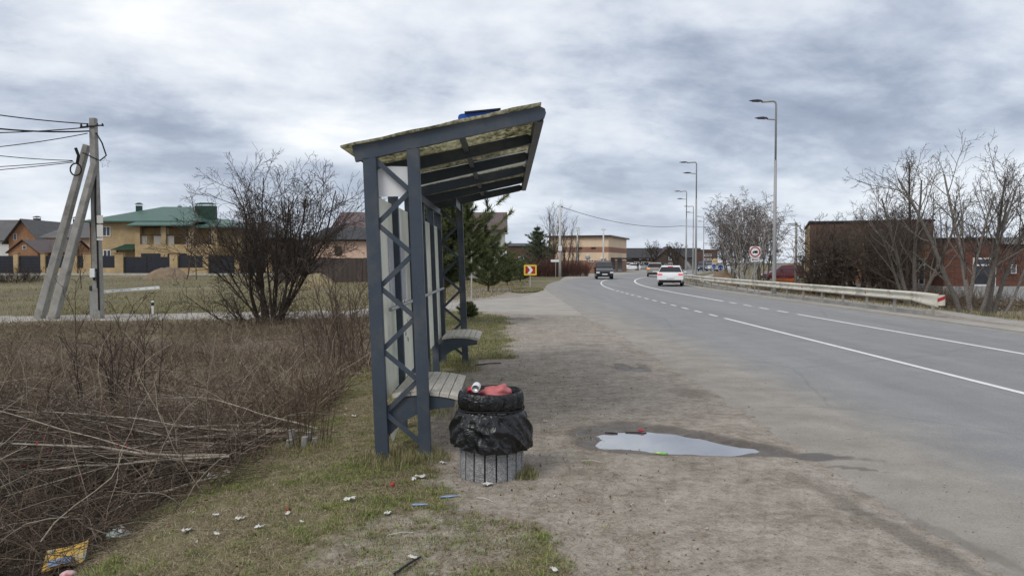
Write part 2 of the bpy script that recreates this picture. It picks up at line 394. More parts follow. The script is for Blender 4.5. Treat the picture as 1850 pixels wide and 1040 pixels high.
t.links.new(ramp(t, wm, [(.5, (.95,) * 3), (1, (.42,) * 3)]), b.inputs['Roughness'])
b.inputs['Specular IOR Level'].default_value = .25
bump_to(t, b, mth('ADD', nf, mth('MULTIPLY', nff, .5), tree=t), .55, .025)
gro = npmesh('ground', np.stack([GX, GY, GZ], -1).reshape(-1, 3), grid_faces(len(gx), len(gy)), 'ground', None, np.stack([md, mg, mbr], -1).reshape(-1, 3), True)
wa = gro.data.attributes.new('wet_dark_amt', 'FLOAT', 'POINT'); wa.data.foreach_set('value', mw.ravel().astype(np.float32))
struct(gro)
# puddle water
m, t, b = newmat('puddle_water')
b.inputs['Base Color'].default_value = (.20, .19, .175, 1); b.inputs['Roughness'].default_value = .03; b.inputs['Specular IOR Level'].default_value = 1.0; b.inputs['IOR'].default_value = 1.45
b.inputs['Coat Weight'].default_value = 1.0; b.inputs['Coat Roughness'].default_value = .02; b.inputs['Coat IOR'].default_value = 1.7
tcn = t.nodes.new('ShaderNodeTexCoord'); bump_to(t, b, noise(t, tcn.outputs['Object'], 6, 3, .5), .02, .01)
mb = MB(); ang = [2 * math.pi * k / 48 for k in range(48)]
mb.add([(1.5 + 1.15 * math.cos(a) * math.cos(R(-24)) - .68 * math.sin(a) * math.sin(R(-24)), 7.22 + 1.15 * math.cos(a) * math.sin(R(-24)) + .68 * math.sin(a) * math.cos(R(-24)), -.0300) for a in ang], [tuple(range(48))])
# keep the sheet of water off the asphalt
for i, p in enumerate(mb.v): mb.v[i] = (min(p[0], 2.33), p[1], p[2])
o = mb.build('puddle', 'puddle_water'); struct(o)
# ---- asphalt
m, t, b = newmat('asphalt')
tcn = t.nodes.new('ShaderNodeTexCoord'); v = tcn.outputs['Object']
a1 = t.nodes.new('ShaderNodeAttribute'); a1.attribute_name = 'tint'; sp = t.nodes.new('ShaderNodeSeparateColor'); t.links.new(a1.outputs['Color'], sp.inputs[0])
mpn = t.nodes.new('ShaderNodeMapping'); mpn.inputs['Scale'].default_value = (1, .05, 1); t.links.new(v, mpn.inputs['Vector'])
lane = noise(t, mpn.outputs[0], 1.1, 6, .6); spk = noise(t, v, 120, 4, .75); mid = noise(t, v, 1.6, 8, .65); spk2 = noise(t, v, 55, 5, .75)
col = ramp(t, mth('ADD', mth('MULTIPLY', lane, .6, tree=t), mth('MULTIPLY', mid, .4, tree=t), tree=t), [(.3, (.185, .186, .19)), (.5, (.228, .229, .232)), (.7, (.275, .275, .276))])
col = mixc(t, 1., col, ramp(t, spk, [(.28, (.5,) * 3), (.45, (.96,) * 3), (.6, (1.05,) * 3), (.75, (1.45,) * 3)]), 'MULTIPLY')
col = mixc(t, 1., col, ramp(t, spk2, [(.34, (.80,) * 3), (.5, (1,) * 3), (.66, (1.16,) * 3)]), 'MULTIPLY')
dm = ramp(t, mth('ADD', sp.outputs[0], mth('MULTIPLY', mth('SUBTRACT', mth('ADD', mth('MULTIPLY', mid, .75, tree=t), mth('MULTIPLY', spk, .25, tree=t), tree=t), .5, tree=t), 1.3, tree=t), tree=t), [(.1, (0, 0, 0)), (.95, (1, 1, 1))])
dust = ramp(t, mth('ADD', mth('MULTIPLY', spk, .45, tree=t), mth('MULTIPLY', mid, .55, tree=t), tree=t), [(.34, (.195, .176, .153)), (.5, (.275, .253, .224)), (.66, (.35, .326, .295))])
dust = mixc(t, 1., dust, ramp(t, spk2, [(.34, (.84,) * 3), (.5, (1,) * 3), (.66, (1.13,) * 3)]), 'MULTIPLY'); col = mixc(t, dm, col, dust)
crk = t.nodes.new('ShaderNodeTexVoronoi'); crk.feature = 'DISTANCE_TO_EDGE'; crk.inputs['Scale'].default_value = .22
mv = t.nodes.new('ShaderNodeMix'); mv.data_type = 'VECTOR'; mv.inputs[0].default_value = .12
nz = t.nodes.new('ShaderNodeTexNoise'); nz.inputs['Scale'].default_value = 1.5; nz.inputs['Detail'].default_value = 5; t.links.new(v, nz.inputs['Vector'])
t.links.new(v, mv.inputs[4]); t.links.new(nz.outputs['Color'], mv.inputs[5]); t.links.new(mv.outputs[1], crk.inputs['Vector'])
ck = ramp(t, crk.outputs['Distance'], [(0, (.72,) * 3), (.006, (1,) * 3)])
col = mixc(t, .55, col, mixc(t, 1., col, ck, 'MULTIPLY'))
wm = ramp(t, mth('ADD', sp.outputs[1], mth('MULTIPLY', mth('SUBTRACT', spk2, .5, tree=t), .6, tree=t), tree=t), [(.25, (0, 0, 0)), (.7, (1, 1, 1))])
col = mixc(t, wm, col, mixc(t, 1., col, (.34, .32, .31), 'MULTIPLY'))
t.links.new(col, b.inputs['Base Color']); t.links.new(ramp(t, wm, [(.3, (.88,) * 3), (1, (.45,) * 3)]), b.inputs['Roughness'])
b.inputs['Specular IOR Level'].default_value = .3
bump_to(t, b, mth('ADD', spk, mth('MULTIPLY', spk2, .12, tree=t), tree=t), .4, .006)
ry = axis([(-60, 2, 2), (2, 8.4, .07), (8.4, 16, .3), (16, 60, .8), (60, 130, 2), (130, 420, 10)])
rx = axis([(2.3, 4.4, .055), (4.4, 12.6, .4)]); 
RX, RY = np.meshgrid(rx, ry, indexing='ij'); L = lat(RY)
XX = RX + L
RZ = np.interp(RX, [2.3, 2.45, 2.7], [-.055, -.008, .004]); RZ = np.where((RY > 22) & (RX > 2.31), .004, RZ)
dst = np.maximum((.45 + .75 * sm(30, 12, RY)) * sm(4.4, 2.45, RX) + .30 * sm(6, 3, RX), .75 * sm(11.2, 12.6, RX)) * .95
dst = np.maximum(dst, .45 * np.exp(-((RX - 3.5) / .9) ** 2) * sm(3, 6, RY))
ro = npmesh('road', np.stack([XX, RY, RZ], -1).reshape(-1, 3), grid_faces(len(rx), len(ry)), 'asphalt', None, np.stack([dst, wet_dark(XX, RY) * (RY < 40), dst * 0], -1).reshape(-1, 3))
struct(ro)
# right-hand footway / paved shoulder behind the road edge
M('path_asphalt', (.36, .345, .325), (.26, .25, .235), 2.2, .92, .3, 60, dirt=(.30, .265, .225), dirtscale=.9)
M('dusty_asphalt', (.36, .338, .305), (.26, .242, .215), .9, .92, .35, 40, detail=10, dirt=(.36, .325, .28), dirtscale=.5)
ys = np.arange(-6, 200, 1.0)
def ribbon(name, ys, x0, x1, z, mat, nx=2, dip=False):
    V = []; 
    for y in ys:
        l = float(lat(y))
        for k in range(nx):
            x = (x0(y) if callable(x0) else x0) + ((x1(y) if callable(x1) else x1) - (x0(y) if callable(x0) else x0)) * k / (nx - 1)
            V.append((x + l, y, (z(x + l, y) if callable(z) else z) - (.09 if dip and k in (0, nx - 1) else 0)))
    return npmesh(name, np.array(V), grid_faces(len(ys), nx), mat)
struct(ribbon('shoulder', ys, ER - .05, ER + .75, -.008, 'dusty_asphalt'))
struct(ribbon('footway', ys, lambda y: 13.9 + 1.5 * float(sm(22, 30, y)), lambda y: 15.0 + 1.3 * float(sm(22, 30, y)), lambda x, y: float(HT(x, y)) + .03, 'path_asphalt', 5, True))
# kerb edging between shoulder and grass under the guardrail
o = MB()
for i in range(len(ys) - 1):
    if 24 < ys[i] < 90:
        y0, y1 = ys[i] + .01, ys[i + 1] - .01; l0, l1 = float(lat(y0)), float(lat(y1))
        o.beam((13.55 + l0, y0, .03), (13.55 + l1, y1, .03), .14, .18)
struct(o.build('kerb', 'concrete_light'))
# side road, draped
def side_edges(X):
    lo = np.interp(X, [-90, -40, -12, -4, -1.5, .2, 2.6, 4.5], [29.5, 30.0, 29.6, 28.8, 27.6, 25.6, 23.5, 23.5])
    hi = np.interp(X, [-90, -40, -12, -4, -1.5, .5, 1.4, 2.6, 4.5], [33.5, 34.0, 33.4, 33.6, 35.0, 38.5, 44.5, 56, 60])
    n = fbm(X * .9, X * 0, 61, 3) - .5
    return lo + n * 1.1, hi + (fbm(X * .8, X * 0 + 4, 62, 3) - .5) * 1.2
sx = axis([(-90, -30, 3), (-30, 3.6, .4)]); lo, hi = side_edges(sx)
tt = np.linspace(0, 1, 14); SX = np.repeat(sx[:, None], 14, 1); SY = lo[:, None] + (hi - lo)[:, None] * tt
SZ = np.minimum(HT(SX, SY) + .035, np.where(SX > -1, .001, 9)); SZ[:, 0] -= .06; SZ[:, -1] -= .06
struct(npmesh('side_road', np.stack([SX, SY, SZ], -1).reshape(-1, 3), grid_faces(len(sx), 14), 'dusty_asphalt'))
# forecourt of the shop beside the bend
fc = [gp(1004, 512), gp(1020, 500), gp(1050, 495.5), gp(1105, 492.0), gp(1132, 488.5), gp(1165, 485.0), gp(1255, 485), gp(1262, 489)]
fc += [Vector((24.5, 103, 0)), Vector((17, 85, 0)), Vector((10, 66, 0)), Vector((5.5, 52, 0))]
mb = MB(); mb.add([(p.x, p.y, .0) for p in fc], [tuple(range(len(fc)))]); struct(mb.build('forecourt', 'dusty_asphalt'))
# street in front of the houses on the left
V = []; xs = np.arange(-110, -6, 2.0)
for x in xs:
    for y in (79.5, 83.4): V.append((x, y, float(HT(x, y)) + .04))
struct(npmesh('house_street', np.array(V), grid_faces(len(xs), 2), 'dusty_asphalt'))
# grass island under the chevron sign
V = []; n = 12
for i in range(n):
    for j in range(n):
        a, c = i / (n - 1) * 2 - 1, j / (n - 1) * 2 - 1
        x = .95 + a * .95 + .45 * c; y = 46.6 + c * 3.4; rr = max(abs(a), abs(c)); q = math.hypot(a, c)
        k = rr / q if q > 0 else 1
        x = .95 + (a * k) * .95 + .4 * c * k; y = 46.6 + c * k * 3.4
        V.append((x, y, .012 + .07 * (1 - (q * k) ** 2)))
M('verge_grass', (.20, .175, .10), (.10, .105, .045), 3, .95, .6, 40)
struct(npmesh('grass_island', np.array(V), grid_faces(n, n), 'verge_grass'))
# ---- painted lines
def paint(y0, y1, off, w=.12, z=.0095):
    yy = np.linspace(y0, y1, max(2, int((y1 - y0) / (.4 if y0 < 20 else 1.0)) + 1)); V = []
    for y in yy:
        l = float(lat(y)); V += [(off - w / 2 + l, y, z), (off + w / 2 + l, y, z)]
    return np.array(V), grid_faces(len(yy), 2)
def lines(name, segs, label):
    Vs, Fs, o = [], [], 0
    for s in segs:
        V, F = paint(*s); Vs.append(V); Fs.append(F + o); o += len(V)
    struct(npmesh(name, np.concatenate(Vs), np.concatenate(Fs), 'white_line'))
m, t, b = newmat('white_line')
tcn = t.nodes.new('ShaderNodeTexCoord'); v = tcn.outputs['Object']
wn = mth('ADD', mth('MULTIPLY', noise(t, v, 30, 6, .7), .6, tree=t), mth('MULTIPLY', noise(t, v, 2, 5, .6), .4, tree=t), tree=t)
t.links.new(ramp(t, wn, [(.33, (.30, .30, .30)), (.45, (.66, .66, .65)), (.7, (.78, .78, .77))]), b.inputs['Base Color']); b.inputs['Roughness'].default_value = .7
segA = [(-30, 23.2, LA)] + [(24 + 1.9 * k, 24.95 + 1.9 * k, LA, .11) for k in range(12)] + [(47, 80, LA, .10)]
segB = [(-30, 25.0, LB)] + [(25.8 + 1.9 * k, 26.8 + 1.9 * k, LB) for k in range(4)] + [(33.4, 150, LB, .15)]
lines('lane_line', segA, ''); lines('lane_line', segB, '')
# ================================================================== BUS SHELTER
m, t, b = newmat('roof_sheet')      # weathered translucent sheet, mottled with lichen and leaf dirt
tcn = t.nodes.new('ShaderNodeTexCoord'); mpn = t.nodes.new('ShaderNodeMapping'); mpn.inputs['Scale'].default_value = (14, 5, 14); t.links.new(tcn.outputs['Object'], mpn.inputs['Vector'])
f = mth('ADD', mth('MULTIPLY', noise(t, mpn.outputs[0], 1.6, 7, .68, .6), .7, tree=t), mth('MULTIPLY', noise(t, tcn.outputs['Object'], 2.2, 5, .6), .3, tree=t), tree=t)
col = ramp(t, f, [(.36, (.05, .047, .033)), (.45, (.25, .238, .165)), (.53, (.50, .48, .37)), (.64, (.74, .72, .60))])
t.links.new(col, b.inputs['Base Color']); b.inputs['Roughness'].default_value = .75
tr = t.nodes.new('ShaderNodeBsdfTranslucent'); t.links.new(col, tr.inputs[0]); mx = t.nodes.new('ShaderNodeMixShader'); mx.inputs[0].default_value = .72
t.links.new(b.outputs[0], mx.inputs[1]); t.links.new(tr.outputs[0], mx.inputs[2]); t.links.new(mx.outputs[0], t.nodes['Material Output'].inputs[0])
M('roof_sheet_clean', (.70, .71, .68), (.58, .59, .56), 3, .5, trans=.6)
M('poster_paper', (.42, .43, .46), (.33, .34, .37), 9, .7, dirt=(.55, .56, .58), dirtscale=6)
SH = thing('bus_shelter', 'dark blue steel bus shelter with white back boards and a sloping mono-pitch roof', 'bus shelter', (-1.13, 6.62, 0), (0, R(-2.1), R(.35)))
BAY = 1.27; NB = 5; LEN = BAY * NB
SL = math.tan(R(10.2))
def roofz(x): return 2.60 + SL * x
PW, PD = .115, .07
for i in range(NB + 1):
    MB().cbox((0, i * BAY, (roofz(0) - .2) / 2), (PW if i in (0, NB) else .10, PD, roofz(0) + .2), .004).build('back_post', 'blue_grey_paint', SH)
for y in (0, LEN):
    MB().cbox((.375, y, (roofz(.375) - .2) / 2), (.105, PD, roofz(.375) + .2), .004).build('front_post', 'blue_grey_paint', SH)
    zs = [2.58 - .2735 * k for k in range(10)]
    for k in range(9):
        xa, xb = (.05, .325) if k % 2 == 0 else (.325, .05)
        s = -.02 if k % 2 == 0 else .02
        MB().beam((xa, y + s * .4, zs[k] - (.012 if k else 0)), (xb, y + s * .4, zs[k + 1] + .012), .042, .010, (0, -1, 0)).build('lacing_bar', 'blue_grey_paint', SH)
# roof frame
def rafter(y, th, name, h0=.135, h1=.115, c=1.50):
    a = -.14; za, zc = roofz(a), roofz(c)
    poly = [(a + .02, za - .005), (a - .005, za + h0), (c - .02, zc + h1), (c + .022, zc + h1 - .022), (c + .03, zc + .055), (c + .015, zc + .016), (c - .03, zc - .002)]
    MB().prism(poly, 'y', y - th / 2, y + th / 2).build(name, 'blue_grey_paint', SH)
rafter(-.005, .06, 'fascia')
for i in range(1, NB + 1): rafter(i * BAY, .06, 'rafter', .125, .105, 1.425)
MB().beam((1.475, .03, roofz(1.475) + .05), (1.475, LEN + .03, roofz(1.475) + .05), .07, .105).build('front_beam', 'blue_grey_paint', SH)
MB().beam((.78, .03, roofz(.78) + .075), (.78, LEN - .03, roofz(.78) + .075), .05, .05).build('purlin', 'blue_grey_paint', SH)
MB().beam((.03, .04, 2.545), (.03, LEN - .04, 2.545), .06, .09).build('top_rail', 'blue_grey_paint', SH)
MB().beam((.375, LEN - 1.2, 2.61), (.375, LEN - .04, 2.61), .05, .12).build('header', 'blue_grey_paint', SH)
for i in range(NB):
    y0, y1 = (i * BAY + (-.075 if i == 0 else .002)), ((i + 1) * BAY + (.06 if i == NB - 1 else -.002))
    a, c = -.235, 1.49; nx = 14; mb = MB()
    top = [(a + (c - a) * k / nx, roofz(a + (c - a) * k / nx) + .131 + .004 * math.sin(k * 1.7 + i)) for k in range(nx + 1)]
    mb.prism(top + [(x, z + .016) for x, z in top[::-1]], 'y', y0, y1)
    mb.build('roof_sheet', 'roof_sheet_clean' if i == 2 else 'roof_sheet', SH)
# back boards
for i in range(NB):
    o = MB().cbox((.012 - .03, (i + .5) * BAY, 1.37), (.012, BAY - PD - .016, 1.86), .002).build('back_board', 'white_board', SH)
    if i == 0:
        pp = MB().cbox((-.0105 + .002, .52 * BAY + .36, 1.66), (.004, .34, .62), .001).build('notice_sheet', 'poster_paper', o)
    if i == 1:
        MB().cbox((-.0085, 1.45 * BAY, 1.58), (.004, .36, .58), .001).build('notice_sheet', 'poster_paper', o)
        mb = MB(); rr = random.Random(4)
        for k in range(7):        # scribbled marks scratched on the board
            yy = 1.56 * BAY + rr.uniform(-.12, .12); zz = 1.28 - k * .075
            for q in range(3):
                mb.beam((-.0105, yy + rr.uniform(-.03, .03), zz + rr.uniform(-.03, .03)), (-.0105, yy + rr.uniform(-.05, .05), zz + rr.uniform(-.03, .03)), .002, .009, (1, 0, 0))
        mb.build('scribble', 'black_metal', o)['kind'] = 'stuff'
MB().tube([(.075, .3, 1.27), (.075, LEN - .3, 1.27)], .019, 10).build('leaning_rail', 'galvanised', SH)
# white blank board in the head of the end frame
mb = MB(); pl = [(.045, 2.27), (.345, 2.265), (.335, 2.42), (.34, 2.52), (.17, 2.53), (.10, 2.525), (.05, 2.50), (.055, 2.44), (.04, 2.40)]
mb.prism(pl, 'y', .045, .055).build('blank_board', 'white_plate', SH)
# blue stop sign standing on the roof
mb = MB(); w, h, c0 = .62, .42, .05
pl = [(.63, 2.86), (.63, 3.40), (.64, 3.425), (.665, 3.437), (1.12, 3.465), (1.14, 3.45), (1.14, 2.94)]
sg = mb.prism(pl, 'y', 2.50, 2.53).build('roof_sign', 'sign_blue' if 'sign_blue' in MATS else 'blue_paint', SH)
MB().beam((.71, 2.49, 3.448), (1.14, 2.49, 3.475), .05, .018).build('sign_edge', 'black_metal', sg)
# benches
def bench(y0, y1):
    g = thing('bench', '', 'bench')
    for k in ('label', 'category'): del g[k]
    g.parent = SH
    for y in (y0, y1):
        bot = [(.04, .16), (.10, .22), (.20, .305), (.32, .365), (.46, .40), (.64, .415)]
        topc = [(.645, .47), (.55, .50), (.42, .52), (.30, .52), (.18, .50), (.04, .44)]
        MB().prism(bot + topc, 'y', y - .02, y + .02).build('bracket', 'blue_grey_paint', g)
    n = 7; pts = []
    for k in range(n + 1):
        x = .10 + .58 * k / n; pts.append((x, .545 - .40 * (x - .31) ** 2))
    for k in range(n):
        (x0, z0), (x1, z1) = pts[k], pts[k + 1]; a = math.atan2(z1 - z0, x1 - x0)
        rot = Matrix.Rotation(-a, 3, 'Y')
        MB().box(((x0 + x1) / 2, (y0 + y1) / 2, (z0 + z1) / 2), (math.hypot(x1 - x0, z1 - z0) - .007, y1 - y0 + .06, .032), rot).build('slat', 'wood_grey', g)
    return g
bench(.05, BAY - .05); bench(4 * BAY + .03, LEN - .06)
# leaning white offcut under the first bench
MB().beam((.03, .35, .10), (.10, .75, .33), .012, .11).build('loose_board', 'white_board', SH)
# ================================================================== LITTER BIN
m, t, b = newmat('aggregate')
tcn = t.nodes.new('ShaderNodeTexCoord'); v = tcn.outputs['Object']
vo = t.nodes.new('ShaderNodeTexVoronoi'); vo.inputs['Scale'].default_value = 150; t.links.new(v, vo.inputs['Vector'])
sc = t.nodes.new('ShaderNodeSeparateColor'); t.links.new(vo.outputs['Color'], sc.inputs[0])
col = ramp(t, sc.outputs[0], [(.0, (.10, .10, .105)), (.45, (.22, .22, .222)), (.8, (.33, .33, .335)), (1, (.52, .52, .52))])
col = mixc(t, .35, col, ramp(t, noise(t, v, 6, 5, .6), [(.3, (.12, .12, .12)), (.7, (.33, .33, .33))]))
t.links.new(col, b.inputs['Base Color']); b.inputs['Roughness'].default_value = .9; bump_to(t, b, vo.outputs['Distance'], .5, .006)
M('bin_groove', (.05, .05, .05), (.035, .035, .035), 8, .95)
BIN = thing('litter_bin', 'round grey concrete litter bin with grooved sides beside the bus shelter', 'litter bin', (-.165, 6.1, -.01))
MB().lathe([(.0, 0), (.238, 0), (.238, .52), (.20, .52), (.20, .30), (0, .30)], 32).build('core', 'bin_groove', BIN)
NP = 18
for k in range(NP):
    a0 = 2 * math.pi * (k + .075) / NP; a1 = 2 * math.pi * (k + .925) / NP; vs = []
    for z, dr in ((0, 0), (.012, .004), (.545, .0)):
        for r in (.236, .258 + dr):
            for q in range(3):
                a = a0 + (a1 - a0) * q / 2; ee = 0 if q == 1 or r < .24 else -.003
                vs.append(((r + ee) * math.cos(a), (r + ee) * math.sin(a), z))
    fs = []
    for lv in range(2):
        o = lv * 6
        for q in range(2): fs += [(o + 3 + q, o + 4 + q, o + 10 + q, o + 9 + q), (o + 1 + q, o + q, o + 6 + q, o + 7 + q)]
        fs += [(o, o + 3, o + 9, o + 6), (o + 5, o + 2, o + 8, o + 11)]
    fs += [(12, 15, 16, 13), (13, 16, 17, 14)]
    MB().add(vs, fs).build('panel', 'aggregate', BIN)
# black bag over the rim
m, t, b = newmat('black_bag')
tcn = t.nodes.new('ShaderNodeTexCoord'); v = tcn.outputs['Object']
t.links.new(ramp(t, noise(t, v, 7, 4, .6), [(.3, (.005, .005, .006)), (.7, (.012, .013, .015))]), b.inputs['Base Color'])
b.inputs['Roughness'].default_value = .30; b.inputs['Specular IOR Level'].default_value = .45
cr1 = mth('ABSOLUTE', mth('SUBTRACT', noise(t, v, 9, 2, .5, .8), .5, tree=t), tree=t); cr2 = mth('ABSOLUTE', mth('SUBTRACT', noise(t, v, 22, 2, .5, .6), .5, tree=t), tree=t)
bump_to(t, b, mth('ADD', cr1, mth('MULTIPLY', cr2, .45, tree=t), tree=t), .55, .06)
prof = [(.195, .40), (.205, .52), (.214, .60), (.222, .655), (.232, .684), (.246, .69), (.257, .676), (.264, .645), (.266, .61), (.262, .575), (.252, .553), (.250, .545), (.262, .535), (.282, .51), (.302, .465), (.315, .41), (.323, .35), (.327, .30), (.325, .262), (.322, .245), (.317, .246)]
n = 220; V = []
pr = np.array(prof); tq = np.linspace(0, len(prof) - 1, 90); PR = np.interp(tq, range(len(prof)), pr[:, 0]); PZ = np.interp(tq, range(len(prof)), pr[:, 1])
th = np.linspace(0, 2 * np.pi, n, endpoint=False); TH, TQ = np.meshgrid(th, tq); RR = np.repeat(PR[:, None], n, 1); ZZ = np.repeat(PZ[:, None], n, 1)
cx, cy = np.cos(TH), np.sin(TH)
def pnoise(k, kz, seed, o=3): return fbm(cx * k + 40, cy * k + ZZ * kz + 40, seed, o) - .5
ridge = lambda k, kz, s: 1 - 2 * np.abs(fbm(cx * k + 9 + ZZ * kz * .4, cy * k + 9 + ZZ * kz, s, 2) - .5) * 2
gath = np.exp(-((TQ - 8.3) / 3.2) ** 2)                      # vertical gathers near the tie
skirt = sm(11.5, 14, TQ)
RR = RR + gath * .004 * np.sin(TH * 41 + pnoise(2, 2, 5) * 30) + gath * .026 * pnoise(11, 1, 8) + gath * .022 * pnoise(4, 1, 18)
RR = RR + skirt * (.055 * pnoise(2.2, 3, 15) + .030 * (ridge(2.6, 7, 23) - .5) * sm(11.5, 15, TQ) + .013 * (ridge(6, 11, 29) - .5))
RR = RR + sm(3, 5, TQ) * (1 - sm(9, 11, TQ)) * .02 * pnoise(2.2, 1, 44)
ZZ = ZZ + sm(15, 20, TQ) * (.055 * (fbm(cx * 1.6 + 3, cy * 1.6 + 3, 51, 3) - .5) - .018 * cx) + sm(1, 4, TQ) * (1 - skirt) * .03 * (fbm(cx * 1.5 + 8, cy * 1.5 + 8, 71, 2) - .5)
Vb = np.stack([RR * cx, RR * cy, ZZ], -1).reshape(-1, 3)
fi = np.arange(len(tq) - 1)[:, None] * n + np.arange(n)[None, :]; fj = np.arange(len(tq) - 1)[:, None] * n + (np.arange(n)[None, :] + 1) % n
Fb = np.stack([fi, fj, fj + n, fi + n], -1).reshape(-1, 4)
bag = npmesh('bin_bag', Vb + np.array([-.165, 6.1, -.01]) , Fb, 'black_bag', None, None, True)
tag(bag, 'wrinkled black plastic bag pulled over the rim of the concrete litter bin', 'bin bag')
MB().tube([(-.165 + .262 * math.cos(a), 6.1 + .262 * math.sin(a), .54 + .006 * math.sin(3 * a)) for a in np.linspace(0, 2 * math.pi, 49)], .0075, 6).build('tie_cord', 'black_rubber', bag)
# rubbish in the bin
def crumple(name, loc, size, mat, seed, flat=.5, n=16, spike=0, rotz=0., amp=.5):
    """a crumpled sheet or bag: a closed lumpy shell"""
    u = np.linspace(0, 2 * np.pi, n, endpoint=False); w = np.linspace(0, np.pi, n // 2 + 1); U, Wt = np.meshgrid(u, w)
    d = np.stack([np.cos(U) * np.sin(Wt), np.sin(U) * np.sin(Wt), np.cos(Wt)], -1)
    rr = 1 + (fbm(d[..., 0] * 2.2 + seed * 7.7, d[..., 1] * 2.2 + d[..., 2] * 3.1, seed, 3) - .5) * 2 * amp
    if spike: rr = rr + spike * np.exp(-((d[..., 2] - .85) ** 2 + (d[..., 0] - .35) ** 2) * 26)
    P = d * rr[..., None] * np.array(size); c, s = math.cos(rotz), math.sin(rotz)
    P = np.stack([P[..., 0] * c - P[..., 1] * s, P[..., 0] * s + P[..., 1] * c, P[..., 2]], -1)
    i = np.arange(n // 2)[:, None] * n + np.arange(n)[None, :]; j = np.arange(n // 2)[:, None] * n + (np.arange(n)[None, :] + 1) % n
    o = npmesh(name, P.reshape(-1, 3), np.stack([i, j, j + n, i + n], -1).reshape(-1, 4), mat, None, None, False)
    o.location = loc; return o
M('pink_film', (.72, .24, .24), (.55, .15, .16), 16, .45, .3, 30, trans=.25)
M('red_film', (.52, .03, .05), (.38, .02, .03), 20, .45)
M('white_paper', (.70, .69, .66), (.52, .51, .48), 30, .8)
M('aluminium', (.78, .78, .79), (.66, .66, .68), 8, .3, metal=.85)
M('dark_rubbish', (.05, .05, .052), (.03, .03, .032), 10, .7)
MB().lathe([(0, .31), (.12, .50), (.185, .52), (.19, .49), (.0, .30)][::-1], 20).build('rubbish_heap', 'dark_rubbish', BIN)
tag(crumple('pink_bag', (-.125, 6.06, .66), (.12, .11, .055), 'pink_film', 3, spike=.55, n=28, amp=.3), 'crumpled pink plastic bag stuffed in the top of the litter bin', 'plastic bag')
tag(crumple('red_wrapper', (-.322, 5.97, .70), (.03, .03, .024), 'red_film', 9, n=20), 'bright red wrapper tucked behind the drinks can on the bin', 'wrapper')
can = None; can = thing('drinks_can', 'open white and silver drinks can lying on the bin bag with its base showing', 'drinks can', (-.283, 5.885, .724), (R(3), 0, R(-3)))
MB().lathe([(0, .010), (.022, .012), (.0265, .002), (.0285, .0), (.033, .012), (.033, .1), (.028, .115), (0, .115)], 28, axis='y').build('can_shell', 'white_plastic', can, True)
MB().lathe([(0, -.0005 + .0115), (.021, .0115), (.0262, .0015), (.028, -.001), (.0292, .001)], 28, axis='y').build('can_base', 'aluminium', can, True)
# ================================================================== GUARDRAIL
GR = thing('guardrail', 'long cream painted steel guardrail with red marked end along the far side of the road', 'guardrail', (RAIL + float(lat(24)), 24, 0))
gl = GR.location
def railpt(y, dx=0, z=0): return (RAIL + dx + float(lat(y)) - gl.x, y - gl.y, z)
wprof = [(-.0, .155), (.03, .145), (.075, .115), (.078, .09), (.02, .045), (.012, 0), (.02, -.045), (.078, -.09), (.075, -.115), (.03, -.145), (0, -.155)]
def wbeam(y0, y1, k=6, zc=.60, fac=lambda y: 1.0):
    V = []; yy = np.linspace(y0, y1, k)
    for y in yy:
        for dx, dz in wprof: p = railpt(y, -dx * fac(y)); V.append((p[0], p[1], zc + dz))
    n = len(wprof); F = [(i * n + j, i * n + j + 1, (i + 1) * n + j + 1, (i + 1) * n + j) for i in range(k - 1) for j in range(n - 1)]
    return MB().add(V, F)
ygr = [25.0]
while ygr[-1] < 84: ygr.append(ygr[-1] + 4.0)
for a, c in zip(ygr[:-1], ygr[1:]):
    o = wbeam(a + .004, c + .02, 6, .60 + .002 * ((int(a) // 4) % 2)).build('beam', 'cream_metal', GR, True)
    sd = o.modifiers.new('thick', 'SOLIDIFY'); sd.thickness = .006
mb = MB(); 
for i, y in enumerate(np.arange(26.3, 84, 2.0 if False else 2.0)):
    p = railpt(y, .055); q = railpt(y, .02)
    mbp = MB(); mbp.box((p[0], p[1], .20), (.06, .10, 1.0)).box((q[0], q[1], .60), (.07, .07, .2)); mbp.build('post', 'concrete', GR)
for y in np.arange(28.2, 84, 6.0):
    p = railpt(y, -.03); MB().box((p[0] - .03, p[1], .60), (.03, .012, .075)).build('reflector', 'red_paint', GR)
# rounded end piece, flattened and bent down
V = []; K = 9
for k in range(K):
    s = k / (K - 1); y = 25.0 - 1.15 * s; fl = 1 - .75 * s; hgt = 1 + .35 * math.sin(s * math.pi * .5)
    for dx, dz in wprof:
        p = railpt(y, -dx * fl + (.18 * s * s)); V.append((p[0], p[1], .60 - .10 * s + dz * hgt))
n = len(wprof)
te = MB().add(V, [(i * n + j, i * n + j + 1, (i + 1) * n + j + 1, (i + 1) * n + j) for i in range(K - 1) for j in range(n - 1)]).build('end_piece', 'cream_metal', GR, True)
te.modifiers.new('thick', 'SOLIDIFY').thickness = .008
px, py, _ = railpt(23.85, .18)
mbr_ = MB(); cvr = []
for k in range(9):
    a = -math.pi / 2 + math.pi * k / 8; cvr.append((px + .06 + .11 * math.sin(a) , py - .02 - .13 * math.cos(a)))
vs = [(x, y, z) for z in (.36, .685) for x, y in cvr]
MB().add(vs, [(k, k + 1, 10 + k, 9 + k) for k in range(8)] + [tuple(range(9)), tuple(range(9, 18))]).build('end_cap', 'cream_metal', te)
vs = []; 
for k in range(9):
    x, y = cvr[k]; zb = .46 + .02 * k; nx_, ny_ = math.sin(-math.pi / 2 + math.pi * k / 8), -math.cos(-math.pi / 2 + math.pi * k / 8)
    vs += [(x + nx_ * .004, y + ny_ * .004, zb), (x + nx_ * .004, y + ny_ * .004, min(zb + .11, .683))]
